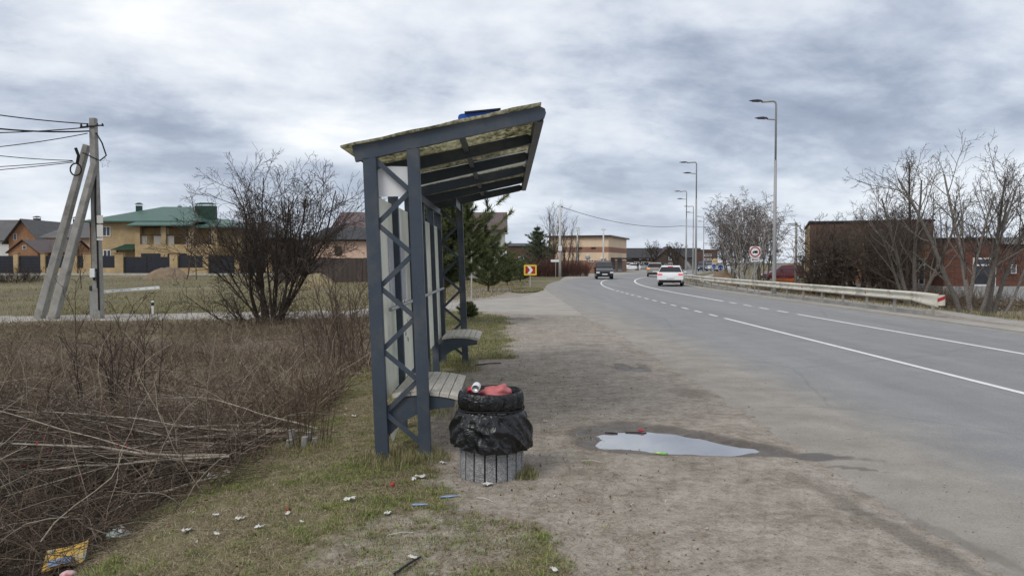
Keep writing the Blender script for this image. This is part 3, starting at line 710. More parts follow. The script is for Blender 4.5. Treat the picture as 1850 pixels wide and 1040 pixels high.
MB().add(vs, [(2 * k, 2 * k + 2, 2 * k + 3, 2 * k + 1) for k in range(8)]).build('red_stripe', 'red_paint', te)
p = railpt(24.1, .14); MB().box((p[0], p[1], .12), (.06, .10, .7)).build('post', 'concrete', GR)
# ================================================================== STREET LAMPS
M('lamp_head', (.05, .052, .058), (.035, .037, .042), 5, .5)
M('lamp_pole', (.36, .36, .35), (.28, .28, .275), 2, .5, metal=.2, stretch=(2, 2, .3))
def lamp_post():
    g = thing('street_lamp', '', 'street lamp', group='street lamps along the guardrail')
    MB().tube([(0, 0, -.7), (0, 0, .9), (0, 0, 3.2), (0, 0, 6.9)], [.105, .10, .088, .068], 14).build('pole', 'lamp_pole', g, True)
    MB().tube([(0, 0, 6.9), (0, 0, 9.72), (-.04, 0, 9.83), (-.14, 0, 9.88), (-.75, .05, 9.83)], .052, 10).build('upper_arm', 'lamp_pole', g, True)
    MB().tube([(0, 0, 8.95), (-.45, .04, 8.97)], .035, 8).build('lower_arm', 'lamp_pole', g)
    for x, z in ((-.72, 9.83), (-.42, 8.97)):
        vs = []
        for s, w, t_ in ((0, .05, .05), (.10, .10, .085), (.32, .15, .09), (.58, .12, .05), (.70, .05, .02)):
            vs += [(x - s, -w + .05, z + .01 + .04 * s), (x - s, w + .05, z + .01 + .04 * s), (x - s, w * .8 + .05, z + t_ + .04 * s), (x - s, -w * .8 + .05, z + t_ + .04 * s)]
        fs = [(0, 1, 2, 3), (19, 18, 17, 16)] + [(i * 4 + k, i * 4 + (k + 1) % 4, (i + 1) * 4 + (k + 1) % 4, (i + 1) * 4 + k) for i in range(4) for k in range(4)]
        hd = MB().add(vs, fs).build('lamp_head', 'lamp_head', g)
        MB().bb((x - .52, -.04, z - .004), (x - .15, .14, z + .012)).build('lens', 'glass_pale', hd)
    return g
lp = lamp_post()
LPS = [(1399, 36.8 * 1.0625, 'tall grey street lamp rising behind the guardrail beside the truck ban sign'),
       (1257, 62.7, 'grey double-headed street lamp at the far end of the guardrail'),
       (1239.5, 88, 'slim street lamp standing on the bend, next beyond the guardrail end'),
       (1252, 111.5, 'slim street lamp on the bend before the dark roofed hall, fourth along the row'),
       (1271, 136, 'farthest slim street lamp of the row in front of the white hall wall')]
for i, (x, Y, lab) in enumerate(LPS):
    o = lp if i == 0 else copy_tree(lp); p = at(x, 474, Y); o.location = (p.x, Y, 0 if i == 0 else .0); o.rotation_euler = (0, 0, R((8, 0, -4, -8, -8)[i])); o['label'] = lab
# ================================================================== SIGNS
M('sign_back', (.42, .44, .46), (.34, .36, .38), 4, .5, metal=.3)
def disc(mb, c, r, y, n=28, r0=0):
    if r0 == 0: mb.add([(c[0] + r * math.cos(2 * math.pi * k / n), y, c[1] + r * math.sin(2 * math.pi * k / n)) for k in range(n)], [tuple(range(n))])
    else:
        mb.add([(c[0] + q * math.cos(2 * math.pi * k / n), y, c[1] + q * math.sin(2 * math.pi * k / n)) for q in (r0, r) for k in range(n)], [(k, (k + 1) % n, n + (k + 1) % n, n + k) for k in range(n)])
    return mb
# chevron sign on the grass island
p = gp(958, 521); CH = thing('chevron_sign', 'yellow edged board with a white arrow chevron on red, on a short post', 'road sign', (p.x, p.y, .03))
s_ = p.y / FPX
MB().tube([(0, .03, -.3), (0, .03, 1.45)], .032, 8).build('post', 'concrete_light', CH)
w, h = 23 * s_, 19 * s_; zc = EYE - (488.5 - 474) * s_
mb = MB(); rr_ = .06; pl = []
for sx_, sz_, a0 in ((1, 1, 0), (-1, 1, 90), (-1, -1, 180), (1, -1, 270)):
    for q in range(4): a = R(a0 + q * 30); pl.append((sx_ * (w / 2 - rr_) + rr_ * math.cos(a), zc + sz_ * (h / 2 - rr_) + rr_ * math.sin(a)))
bd = mb.prism(pl, 'y', -.03, -.01).build('board', 'yellow_paint', CH)
wi, hi_ = w * .77, h * .70
MB().prism([(-wi / 2, zc - hi_ / 2), (wi / 2, zc - hi_ / 2), (wi / 2, zc + hi_ / 2), (-wi / 2, zc + hi_ / 2)], 'y', -.034, -.03).build('red_field', 'red_paint', bd)
q = hi_ / 2
MB().prism([(-.19, zc - q), (-.0, zc - q), (.17, zc), (.0, zc + q), (-.19, zc + q), (-.02, zc)], 'y', -.039, -.0345).build('chevron', 'white_plate', bd)
# truck ban sign with arrow plate
p = at(1364, 474, 43.0); s_ = 43.0 / FPX; zg = float(HT(p.x, 43.0))
TB = thing('truck_ban_sign', 'round white sign with red ring and black lorry above a white arrow plate', 'road sign', (p.x, 43, zg), (0, 0, R(-4)))
z0 = EYE - zg
MB().tube([(0, .04, -.3), (0, .04, z0 + (474 - 446) * s_)], .03, 8).build('post', 'galvanised', TB)
zs_ = z0 + (474 - 455) * s_; rs = 9.3 * s_
bp = disc(MB(), (0, zs_), rs * 1.02, .012).build('sign_back', 'sign_back', TB)
bo = MB(); bo.prism([(rs * 1.08 * math.cos(2 * math.pi * k / 32) if False else max(-rs * 1.02, min(rs * 1.02, rs * 1.3 * math.cos(2 * math.pi * k / 32))), zs_ + max(-rs * 1.06, min(rs * 1.06, rs * 1.3 * math.sin(2 * math.pi * k / 32)))) for k in range(32)], 'y', -.004, .008).build('board', 'sign_board_pink' if 'sign_board_pink' in MATS else 'white_plate', TB)
disc(MB(), (0, zs_), rs, -.008, 32, rs * .76).build('red_ring', 'red_paint', TB)
disc(MB(), (0, zs_), rs * .755, -.0085, 32).build('white_face', 'white_plate', TB)
mb = MB(); mb.bb((-.05, -.0135, zs_ - .06), (.14, -.0105, zs_ + .07)); mb.prism([(-.15, zs_ - .06), (-.055, zs_ - .06), (-.055, zs_ + .035), (-.10, zs_ + .035), (-.15, zs_ - .01)], 'y', -.0135, -.0105)
for x in (-.11, .02, .10): mb.prism([(x + .025 * math.cos(R(a)), zs_ - .065 + .025 * math.sin(R(a))) for a in range(0, 360, 45)], 'y', -.0140, -.0100)
mb.build('lorry_symbol', 'black_metal', TB)
za = z0 + (474 - 469) * s_
ap = MB().bb((-.24, -.006, za - .10), (.24, .006, za + .10)).build('arrow_plate', 'white_plate', TB)
MB().prism([(-.20, za), (-.10, za - .065), (-.10, za - .022), (.19, za - .022), (.19, za + .022), (-.10, za + .022), (-.10, za + .065)], 'y', -.010, -.0065).build('arrow', 'black_metal', ap)
# cycle path signs and round pale sign further on
def round_sign(x, y, Y, r, mat, label, sym, name):
    p = at(x, y, Y); zg = float(HT(p.x, Y)); g = thing(name, label, 'road sign', (p.x, Y, zg), (0, 0, R(-5)))
    zz = p.z - zg
    MB().tube([(0, .04, -.3), (0, .04, zz + r * .8)], .03, 8).build('post', 'lamp_pole', g)
    MB().prism([(r * math.cos(2 * math.pi * k / 28), zz + r * math.sin(2 * math.pi * k / 28)) for k in range(28)], 'y', -.004, .01).build('rim', 'white_plate', g)
    disc(MB(), (0, zz), r * .86, -.008).build('face', mat, g)
    mb = MB()
    if sym == 'bike':
        for dx in (-.16, .16): disc(mb, (dx * r / .35, zz - .06), r * .27, -.0115, 14, r * .17)
        mb.beam((-.16 * r / .35, -.0115, zz - .06), (0, -.0115, zz + .07), .004, .04, (0, 1, 0)).beam((.16 * r / .35, -.0115, zz - .06), (.1, -.0115, zz + .1), .004, .04, (0, 1, 0)).beam((-.02, -.0115, zz + .07), (.1, -.0115, zz + .08), .004, .04, (0, 1, 0))
    else:
        mb.bb((-r * .5, -.0125, zz - r * .08), (r * .5, -.0095, zz + r * .08))
    mb.build('symbol', 'white_plate' if sym == 'bike' else 'red_paint', g); return g
M('pale_yellow', (.72, .66, .42), (.62, .56, .34), 5, .5)
round_sign(1301.5, 483.3, 72, .30, 'blue_paint', 'larger round blue cycle path sign on a thin post beside the earth heap', 'bike', 'cycle_path_sign')
g = round_sign(1290, 481.5, 76, .27, 'blue_paint', 'round blue cycle path sign with a pale round sign above it', 'bike', 'cycle_path_sign')
p = at(1291.5, 472, 76); zz = p.z - g.location.z
MB().prism([(.09 + .3 * math.cos(2 * math.pi * k / 24), zz + .3 * math.sin(2 * math.pi * k / 24)) for k in range(24)], 'y', -.004, .01).build('upper_disc', 'pale_yellow', g)
MB().bb((-.1, -.012, zz - .03), (.28, -.006, zz + .03)).build('bar', 'red_paint', g)
MB().tube([(0, .04, 1.0), (0, .04, zz + .1)], .03, 8).build('post', 'lamp_pole', g)
# stop sign seen edge-on past the shelter
p = gp(852, 556, -.03); s_ = p.y / FPX
BS = thing('stop_plate', 'grey backed plate on a thin post seen edge-on just past the shelter', 'road sign', (p.x, p.y, -.03), (0, 0, R(76)))
MB().tube([(0, 0, -.3), (0, 0, 3.0)], .028, 8).build('post', 'concrete_light', BS)
MB().cbox((0, -.04, 2.78), (.60, .015, .62), .004).build('plate', 'sign_back', BS)
# ================================================================== UTILITY POLES, CABLES, BARRIER
Yp = 31.0; zb = float(HT(-16.9, Yp))
def sq_pole(mb, p, q, w0, w1):
    p, q = Vector(p), Vector(q); d = (q - p).normalized(); sd = d.cross(Vector((0, 1, 0))).normalized(); u = sd.cross(d)
    vs = []
    for e, w in ((p, w0), (q, w1)):
        for a, c in ((-1, -.8), (-.8, -1), (.8, -1), (1, -.8), (1, .8), (.8, 1), (-.8, 1), (-1, .8)): vs.append(e + sd * a * w / 2 + u * c * w / 2)
    return mb.add(vs, [tuple(range(8))[::-1], tuple(range(8, 16))] + [(k, (k + 1) % 8, 8 + (k + 1) % 8, 8 + k) for k in range(8)])
base = at(179, 588, Yp); topp = at(168.5, 214, Yp)
UP = thing('utility_pole', 'weathered concrete utility pole propped by two slanting concrete struts', 'utility pole', (base.x, Yp, zb))
org = Vector((base.x, Yp, zb))
sq_pole(MB(), Vector((0, 0, -.4)), topp - org, .34, .24).build('pole', 'concrete', UP)
for (x0, y0, Ya, x1, y1, Yb) in ((70, 580, 31.6, 157, 262, 31.25), (93, 588, 30.3, 172, 292, 30.72)):
    a, c = at(x0, y0, Ya) - org, at(x1, y1, Yb) - org; a = a + (a - c).normalized() * .6
    sq_pole(MB(), a, c, .36, .24).build('strut', 'concrete', UP)
tp = topp - org
MB().beam(tp + Vector((-.45, -.16, -.38)), tp + Vector((.5, -.16, -.30)), .05, .05).build('crossarm', 'black_metal', UP)
for k in (-.4, -.15, .25, .45):
    MB().lathe([(0, 0), (.04, .01), (.045, .06), (.025, .08), (.03, .12), (0, .13)], 10, (tp.x + k, tp.y - .16, tp.z - .35)).build('insulator', 'black_metal', UP)
cc = at(142, 305, 30.95) - org
MB().tube([(cc.x + .22 * math.cos(a), cc.y - .2, cc.z - .05 + .24 * math.sin(a)) for a in np.linspace(0, 2 * math.pi * 2, 60)], .03, 6).build('cable_coil', 'black_rubber', UP)
MB().tube([cc + Vector((.05, -.2, .15)), cc + Vector((.12, -.2, .5)), cc + Vector((.02, -.22, .8))], .06, 8).build('cable_joint', 'black_rubber', UP)
MB().tube([tp + Vector((.16, -.1, -.6)), tp + Vector((.4, -.12, -1.0)), tp + Vector((.55, -.1, -1.5)), tp + Vector((.3, -.1, -1.7))], .03, 6).build('hanging_cable', 'black_rubber', UP)
MB().tube([at(173, 296, 30.8) - org, at(172, 380, 30.8) - org, at(176, 440, 30.8) - org, at(179, 560, 30.8) - org], .035, 6).build('down_cable', 'black_rubber', UP)
MB().beam(at(150, 276, 30.9) - org, at(180, 290, 30.9) - org, .04, .10, (0, -1, 0)).build('clamp', 'black_metal', UP)
for y0, y1 in ((389, 403), (406, 428), (430, 434)):
    a, c = at(175, y0, 30.78) - org, at(186.5, y1, 30.78) - org; MB().bb((a.x, -.235, a.z), (c.x, -.225, c.z)).build('notice', 'white_paper', UP)
a, c = at(164, 485, 30.7) - org, at(171, 501, 30.7) - org
MB().cbox(((a.x + c.x) / 2, -.27, (a.z + c.z) / 2), (abs(c.x - a.x) + .05, .16, abs(a.z - c.z)), .01).build('meter_box', 'white_plastic', UP)
MB().tube([at(170, 506, 30.72) - org, at(170.5, 489, 30.72) - org, at(173, 486, 30.72) - org, at(176, 490, 30.72) - org, at(176.5, 520, 30.72) - org], .04, 6).build('conduit', 'black_rubber', UP)
st = at(190, 294, 30.75) - org; pts = []
for k in range(11): a = R(90 + 36 * k); r_ = .22 if k % 2 == 0 else .10; pts.append((st.x + r_ * math.cos(a), st.y, st.z + r_ * math.sin(a)))
MB().tube(pts, .009, 5).build('wire_star', 'galvanised', UP)
def cable(p, q, sag, r, label, mat='black_rubber', name='overhead_cable', group=None):
    pts = [p.lerp(q, k / 20) - Vector((0, 0, sag * 4 * (k / 20) * (1 - k / 20))) for k in range(21)]
    o = MB().tube([x - p for x in pts], r, 5, True).build(name, mat, None, True); o.location = p
    tag(o, label, 'cable', group)
for (x0, y0, x1, y1, Yq, sg, r_) in ((160, 224, -420, 120, 24, .3, .022), (160, 230, -420, 215, 27, .35, .022), (161, 237, -420, 140, 22, .5, .03), (158, 241, -420, 262, 30, .5, .018), (131, 290, -420, 190, 25, .4, .016), (132, 291, -420, 305, 29, .2, .016), (134, 293, -420, 322, 30, .2, .016)):
    cable(at(x0, y0, Yp - .15), at(x1, y1, Yq), sg, r_, *(('black overhead cable strung from the crossarm of the propped concrete pole', 'black_rubber', 'overhead_cable', 'overhead cables on the pole crossarm') if x0 > 140 else ('thin black cable running to the cable coil on the slanting concrete strut', 'black_rubber', 'overhead_cable', 'thin cables to the cable coil')))
# boom barrier behind the pole
BA = thing('boom_barrier', 'light grey barrier post with a white boom slightly raised over the side road', 'barrier', (at(170, 572, 31.9).x, 31.9, float(HT(-17.3, 31.9))))
ob = BA.location
MB().cbox((0, 0, .55), (.24, .2, 1.15), .02).build('post', 'barrier_green' if 'barrier_green' in MATS else 'galvanised', BA)
MB().cbox((0, -.001, 1.24), (.27, .24, .22), .03).build('cap', 'lamp_head', BA)
a, c = at(183, 527, 31.8) - ob, at(288, 519, 31.8) - ob
bm_ = MB().beam(a, c, .05, .115).build('boom', 'white_plastic', BA)
for k in range(7):
    q = a.lerp(c, .06 + .87 * k / 6); MB().beam(q + Vector((-.05, -.029, 0)), q + Vector((.05, -.029, .004)), .006, .03).build('reflector', 'sign_back', bm_)
p = at(276, 567, 33.9); BO = thing('marker_post', 'small white roadside marker post with a black band by the side road', 'marker post', (p.x, 33.9, float(HT(p.x, 33.9))))
MB().cbox((0, 0, .28), (.10, .06, .62), .01).build('post', 'white_plastic', BO); MB().cbox((0, 0, .44), (.106, .066, .16), .01).build('band', 'black_metal', BO)
# white pole with street name board, smaller poles, cable across
M('pole_white', (.60, .60, .58), (.48, .48, .46), 3, .85)
def far_pole(x, ytop, ybase, Y, w, label, mat='pole_white', group=None):
    p = at(x, ybase, Y); q = at(x, ytop, Y); z = float(HT(p.x, Y)) - .3
    g = thing('utility_pole', label, 'utility pole', (p.x, Y, z + .3), group=group)
    MB().tube([(0, 0, -.3), (0, 0, q.z - z - .3)], [w, w * .72], 10).build('pole', mat, g, True)
    MB().beam((-.35, 0, q.z - z - .55), (.35, 0, q.z - z - .55), .06, .06).build('crossarm', 'black_metal', g)
    return g
g1 = far_pole(1011.5, 369, 497, 88, .16, 'tall white concrete pole beside the red-brown hedge at the bend')
z = at(0, 449, 88).z - g1.location.z; MB().cbox((0, -.2, z), (.42, .2, .55), .02).build('switch_box', 'white_plastic', g1)
far_pole(1043, 409, 480, 126, .15, 'thin grey pole in front of the beige shop wall, nearer the white pole')
far_pole(1090, 412, 480, 122, .15, 'thin grey pole in front of the beige shop, close to its corner')
gr_ = far_pole(1437.5, 402, 500, 64, .13, 'slim dark wooden pole beside the tall brick building end', 'dark_wood' if 'dark_wood' in MATS else 'concrete')
cable(at(1012, 373, 88), at(1232, 408, 120), .9, .03, 'overhead cable running from the tall white pole across the road')
cable(at(1232, 408, 120), at(1437, 404, 64), .25, .025, 'overhead cable running on to the slim dark wooden pole')
p = at(1004, 471, 86.5); SN = thing('street_name_board', 'narrow white street name board on a post in front of the hedge', 'sign', (p.x, 86.5, float(HT(p.x, 86.5))))
z = p.z - SN.location.z; MB().tube([(.0, .03, -.2), (.0, .03, z + .1)], .03, 6).build('post', 'sign_back', SN); MB().cbox((-.1, 0, z), (.92, .03, .27), .005).build('board', 'white_plate', SN)

p = gp(1022, 494); bnr = thing('blue_board', 'low blue board with white lettering strip at the foot of the hedge', 'sign', (p.x, p.y, -.02))
MB().cbox((0, 0, .38), (1.25, .04, .50), .006).build('board', 'blue_paint', bnr); MB().bb((-.5, -.026, .44), (.5, -.0205, .50)).build('strip', 'white_plate', bnr)
for x in (-.5, .5): MB().bb((x - .03, .021, -.2), (x + .03, .06, .5)).build('leg', 'sign_back', bnr)
p = gp(938, 503); mk = thing('marker_post', 'small white kerb marker post among the pine bushes', 'marker post', (p.x, p.y, -.03)); MB().lathe([(.0, -.2), (.12, -.2), (.12, .3), (.07, .45), (.06, .85), (0, .9)], 10).build('post', 'white_plastic', mk)
# ================================================================== BUILDINGS
brickmat('brick_yellow', (.50, .36, .19), (.43, .305, .16), (.42, .35, .24), .26, .08)
brickmat('brick_orange', (.34, .17, .09), (.28, .135, .07), (.36, .25, .17), .26, .08)
brickmat('brick_red', (.165, .068, .048), (.115, .05, .037), (.17, .125, .105), .5, .11, .7)
brickmat('brick_brown', (.125, .07, .052), (.095, .054, .042), (.13, .10, .085), .3, .09)
brickmat('brick_soot', (.085, .066, .056), (.065, .052, .045), (.09, .075, .065), .3, .09)
roofmat('roof_green', (.058, .125, .10), (.045, .10, .08)); roofmat('roof_brown', (.092, .050, .050), (.072, .040, .040)); roofmat('roof_grey', (.115, .11, .11), (.08, .078, .08), .3, .6)
roofmat('roof_dark', (.035, .033, .036), (.024, .023, .026), .25, .6); roofmat('roof_choc', (.075, .042, .035), (.055, .032, .027)); roofmat('roof_red', (.22, .075, .05), (.17, .06, .04))
M('green_metal', (.018, .058, .040), (.013, .045, .031), 3, .5); M('render_peach', (.66, .47, .36), (.56, .39, .30), .8, .9, .1, 20)
M('render_beige', (.72, .56, .40), (.64, .49, .345), .5, .9, .1, 20); M('render_brown', (.30, .165, .115), (.25, .135, .095), .8, .9)
M('render_white', (.70, .70, .68), (.58, .58, .57), .5, .9); M('grey_block', (.34, .325, .29), (.25, .24, .215), .7, .95, .3, 8, dirt=(.19, .18, .16), dirtscale=.5)
M('fence_dark', (.030, .032, .042), (.022, .024, .032), 1.5, .5); M('fence_brown', (.075, .058, .052), (.052, .042, .038), .6, .6, stretch=(6, 6, .3)); M('dark_wood', (.10, .072, .05), (.06, .043, .03), 4, .9, stretch=(3, 3, .5))
M('foundation', (.36, .37, .37), (.27, .28, .28), .7, .95, .2, 6)
M('balustrade_pale', (.40, .38, .34), (.30, .28, .25), 6, .9, stretch=(8, 8, .4))  # plain pale beige for the balcony balustrade
def window(g, x, z, w, h, y, n=2, fm='window_frame', gm='glass_dark', name='window', transom=None, d=.06):
    mb = MB(); t_ = min(.09, w * .09)
    mb.bb((x - w / 2, y - d, z - h / 2), (x - w / 2 + t_, y, z + h / 2)).bb((x + w / 2 - t_, y - d, z - h / 2), (x + w / 2, y, z + h / 2))
    mb.bb((x - w / 2 + t_, y - d, z + h / 2 - t_), (x + w / 2 - t_, y, z + h / 2)).bb((x - w / 2 + t_, y - d, z - h / 2), (x + w / 2 - t_, y, z - h / 2 + t_))
    for k in range(1, n): xx = x - w / 2 + w * k / n; mb.bb((xx - t_ * .5, y - d, z - h / 2 + t_), (xx + t_ * .5, y, z + h / 2 - t_))
    f = mb.build(name, fm, g)
    xs_ = [x - w / 2 + w * k / n for k in range(n + 1)]
    for k in range(n):
        if transom is None: MB().bb((xs_[k] + t_ * .6, y - d * .45, z - h / 2 + t_ * .5), (xs_[k + 1] - t_ * .6, y - .002, z + h / 2 - t_ * .5)).build('pane', gm, f)
        else:
            zt = z - h / 2 + h * transom
            for a, c in ((z - h / 2 + t_ * .5, zt - t_ * .5), (zt + t_ * .5, z + h / 2 - t_ * .5)): MB().bb((xs_[k] + t_ * .6, y - d * .45, a), (xs_[k + 1] - t_ * .6, y - .002, c)).build('pane', gm, f)
            MB().bb((xs_[k] + t_, y - d * .9, zt - t_ * .5), (xs_[k + 1] - t_, y - .001, zt + t_ * .5)).build('transom', fm, f)
    return f
def gable_roof(x0, x1, y0, y1, ze, zr, along='x', th=.14):
    """ridge along x or y; a slab with thickness"""
    mb = MB()
    if along == 'x':
        ym = (y0 + y1) / 2; pl = [(y0, ze), (ym, zr), (y1, ze), (y1, ze + th), (ym, zr + th), (y0, ze + th)]
        mb.prism(pl, 'x', x0, x1)
    else:
        xm = (x0 + x1) / 2; pl = [(x0, ze), (xm, zr), (x1, ze), (x1, ze + th), (xm, zr + th), (x0, ze + th)]
        mb.prism(pl, 'y', y0, y1)
    return mb
def hip_roof(x0, x1, y0, y1, ze, zr, rx0, rx1, th=.15, ym=None):
    if ym is None: ym = (y0 + y1) / 2
    b_ = [(x0, y0, ze), (x1, y0, ze), (x1, y1, ze), (x0, y1, ze)]; t_ = [(x, y, z + th) for x, y, z in b_]
    return MB().add(b_ + t_ + [(rx0, ym, zr), (rx1, ym, zr)], [(3, 2, 1, 0), (0, 1, 5, 4), (1, 2, 6, 5), (2, 3, 7, 6), (3, 0, 4, 7), (4, 5, 9, 8), (6, 7, 8, 9), (5, 6, 9), (7, 4, 8)])
def chimney(g, x, y, z0, z1, w, d, mat='green_metal', cap=True):
    c = MB().bb((x - w / 2, y - d / 2, z0), (x + w / 2, y + d / 2, z1)).build('chimney', mat, g)
    if cap:
        mb = MB(); e = .12
        for sx_ in (-1, 1):
            for sy_ in (-1, 1): mb.box((x + sx_ * w * .42, y + sy_ * d * .42, z1 + .1), (.05, .05, .2))
        mb.build('cap_leg', 'galvanised', c)['kind'] = 'stuff'
        MB().add([(x - w / 2 - e, y - d / 2 - e, z1 + .2), (x + w / 2 + e, y - d / 2 - e, z1 + .2), (x + w / 2 + e, y + d / 2 + e, z1 + .2), (x - w / 2 - e, y + d / 2 + e, z1 + .2), (x - w * .3, y, z1 + .42), (x + w * .3, y, z1 + .42)], [(3, 2, 1, 0), (0, 1, 5, 4), (2, 3, 4, 5), (1, 2, 5), (3, 0, 4)]).build('cap', mat, c)
    return c
# ---- yellow brick house with green hipped roof
Yh = 95.0; sc_ = Yh / FPX
def hx(x): return (x - 925) * sc_
def hz_(y): return EYE + (474 - y) * sc_
zg = .45; H1 = thing('brick_house', 'two-storey yellow brick house with green hipped roof and a balcony', 'house', (hx(255), Yh, zg))
ox = hx(255)
def lx(x): return hx(x) - ox
def lz(y): return hz_(y) - zg
MB().bb((lx(163), 0, -.3), (lx(256), 9.5, lz(401))).build('wall', 'brick_yellow', H1)
zp = lz(442)
MB().bb((lx(256), -1.6, -.3), (lx(402), 9.5, zp)).build('wall', 'brick_yellow', H1)
MB().bb((lx(256) + .01, .5, zp), (lx(402), 9.5, lz(409))).build('upper_wall', 'brick_yellow', H1)
for x0, x1 in ((256, 265), (303, 311), (352, 362), (392, 402)): MB().bb((lx(x0), -1.6, zp), (lx(x1), -1.1, lz(409) - .02)).build('balcony_pillar', 'brick_yellow', H1)
MB().bb((lx(256), -1.59, lz(411)), (lx(402), .5, lz(409))).build('balcony_soffit', 'dark_wood', H1)
for x0, x1 in ((266, 276), (288, 302), (312, 324), (345, 351)):
    MB().bb((lx(x0), -1.35, zp), (lx(x1), -1.3, lz(425))).build('balustrade', 'balustrade_pale', H1)
MB().bb((lx(259), -1.45, lz(426)), (lx(352), -1.38, lz(424.5))).build('handrail', 'dark_wood', H1)
window(H1, lx(295), lz(426), 1.05, lz(411.5) - lz(441), .5, 1, name='balcony_door', gm='glass_pale')
window(H1, lx(194), lz(418), 1.0, 1.25, 0, 2); window(H1, lx(194.5), lz(458), 1.0, .95, 0, 2)
window(H1, lx(380), lz(430), .5, 1.6, .5, 1); window(H1, lx(388), lz(430), .45, 1.6, .5, 1, fm='dark_wood')
MB().bb((lx(267), -1.66, -.2), (lx(301), -1.6, lz(458))).build('garage_door', 'fence_dark', H1)
MB().bb((lx(314), -1.66, -.2), (lx(348), -1.6, lz(458))).build('garage_door', 'fence_dark', H1)
MB().tube([(lx(165), -.06, -.2), (lx(165), -.06, lz(404))], .05, 6).build('downpipe', 'dark_wood', H1)
rf = hip_roof(lx(156), lx(372), -.9, 10.3, lz(402), lz(369), lx(265), lx(317)).build('roof', 'roof_green', H1)
MB().add([(lx(246), -2.3, lz(410)), (lx(364), -2.3, lz(410)), (lx(358), -.2, lz(400)), (lx(256), -.2, lz(400)), (lx(246), -2.3, lz(408)), (lx(364), -2.3, lz(408)), (lx(340), .6, lz(394)), (lx(262), .6, lz(394))],
         [(3, 2, 1, 0), (0, 1, 5, 4), (1, 2, 6, 5), (2, 3, 7, 6), (3, 0, 4, 7), (4, 5, 6, 7)]).build('porch_roof', 'roof_green', H1)
hip_roof(lx(335), lx(436), -1.9, 8.5, lz(413), lz(393), lx(350), lx(395)).build('side_roof', 'roof_green', H1)
MB().bb((lx(402), .2, -.3), (lx(428), 8, lz(413))).build('side_wall', 'brick_yellow', H1)
rg = MB().tube([(lx(317), 4.7, lz(368.5)), (lx(337), 1.5, lz(391)), (lx(349), -.6, lz(401.5)), (lx(363), -2.2, lz(407.5))], .14, 6).build('ridge_cap', 'hip_cap' if 'hip_cap' in MATS else 'roof_green', rf)
chimney(rf, lx(225), 4, lz(392), lz(368), .6, .6); chimney(rf, lx(356.5), 3, lz(402), lz(369), 2.45, 1.0)
MB().lathe([(.22, 0), (.3, .25), (.05, .45), (0, .5)], 10, (lx(295), 5, lz(371))).build('roof_vent', 'galvanised', rf)
mb = MB().add([(lx(211), -1.7, lz(452)), (lx(253), -1.7, lz(452)), (lx(253), 0, lz(452)), (lx(211), 0, lz(452)), (lx(230), -.3, lz(441)), (lx(253), -.3, lz(441)), (lx(253), 0, lz(441)), (lx(230), 0, lz(441))], [(3, 2, 1, 0), (0, 1, 5, 4), (1, 2, 6, 5), (2, 3, 7, 6), (3, 0, 4, 7), (4, 5, 6, 7)])
mb.build('entry_canopy', 'green_metal', H1); MB().bb((lx(222), -1.5, 0), (lx(224), -1.36, lz(452))).build('canopy_post', 'dark_wood', H1)
MB().bb((lx(246), -.08, 0), (lx(253), 0, lz(458))).build('door', 'dark_wood', H1)
# ---- fence of brick pillars and dark panels
Yf = 86.0; sf = Yf / FPX
def fx(x): return (x - 925) * sf
def fz(y): return EYE + (474 - y) * sf
zf = float(HT(-45, Yf)); FN = thing('garden_fence', 'yard fence of yellow brick pillars with dark metal panels and a sliding gate', 'fence', (fx(160), Yf, zf))
of_ = fx(160)
pil = [(-110, 8), (-64, 8), (-18, 8), (31, 8), (80, 8), (134, 15), (160, 14), (217, 15), (315.5, 14), (373, 10), (430, 9), (486, 9)]
for x, w in pil:
    c = MB().bb((fx(x - w / 2) - of_, -.25, -.3), (fx(x + w / 2) - of_, .25, fz(458) - zf)).build('pillar', 'brick_yellow', FN)
    MB().bb((fx(x - w / 2) - of_ - .08, -.33, fz(458) - zf), (fx(x + w / 2) - of_ + .08, .33, fz(456.5) - zf)).build('cap', 'brick_orange', c)
for (xa, wa_), (xb, wb_) in zip(pil[:-1], pil[1:]):
    a, c = fx(xa + wa_ / 2) - of_ + .02, fx(xb - wb_ / 2) - of_ - .02; gate = xa == 217
    if gate:
        mid_ = (a + c) / 2
        for q0, q1 in ((a, mid_ - .03), (mid_ + .03, c)):
            n = 8; z0, z1 = .05, fz(464) - zf; gl_ = MB().bb((q0, -.02, z0), (q1, .02, z1)).build('gate_leaf', 'black_metal', FN)
            for k in range(n): MB().bb((q0 + .03, -.045, z0 + (z1 - z0) * k / n + .012), (q1 - .03, -.02, z0 + (z1 - z0) * (k + 1) / n - .012)).build('gate_board', 'fence_dark', gl_)
    else:
        tall = xa >= 373
        zl = .0 if tall or xa < 80 else .62
        if zl: MB().bb((a, -.12, -.3), (c, .12, zl)).build('plinth', 'brick_yellow', FN)
        n = 6; z1 = fz(462) - zf
        pn = MB().bb((a, -.015, zl + .02), (c, .015, z1)).build('panel', 'black_metal', FN)
        for k in range(n): MB().bb((a + .02, -.04, zl + .03 + (z1 - zl - .03) * k / n), (c - .02, -.015, zl + .03 + (z1 - zl - .03) * (k + .88) / n)).build('board', 'fence_dark', pn)
# kerb of the street
V = []; mb = MB()
for x in range(-108, -12, 4): mb.beam((x, 79.2, float(HT(x, 79.2)) + .05), (x + 3.97, 79.2, float(HT(x + 4, 79.2)) + .05), .18, .3)
struct(mb.build('kerb', 'concrete_light'))
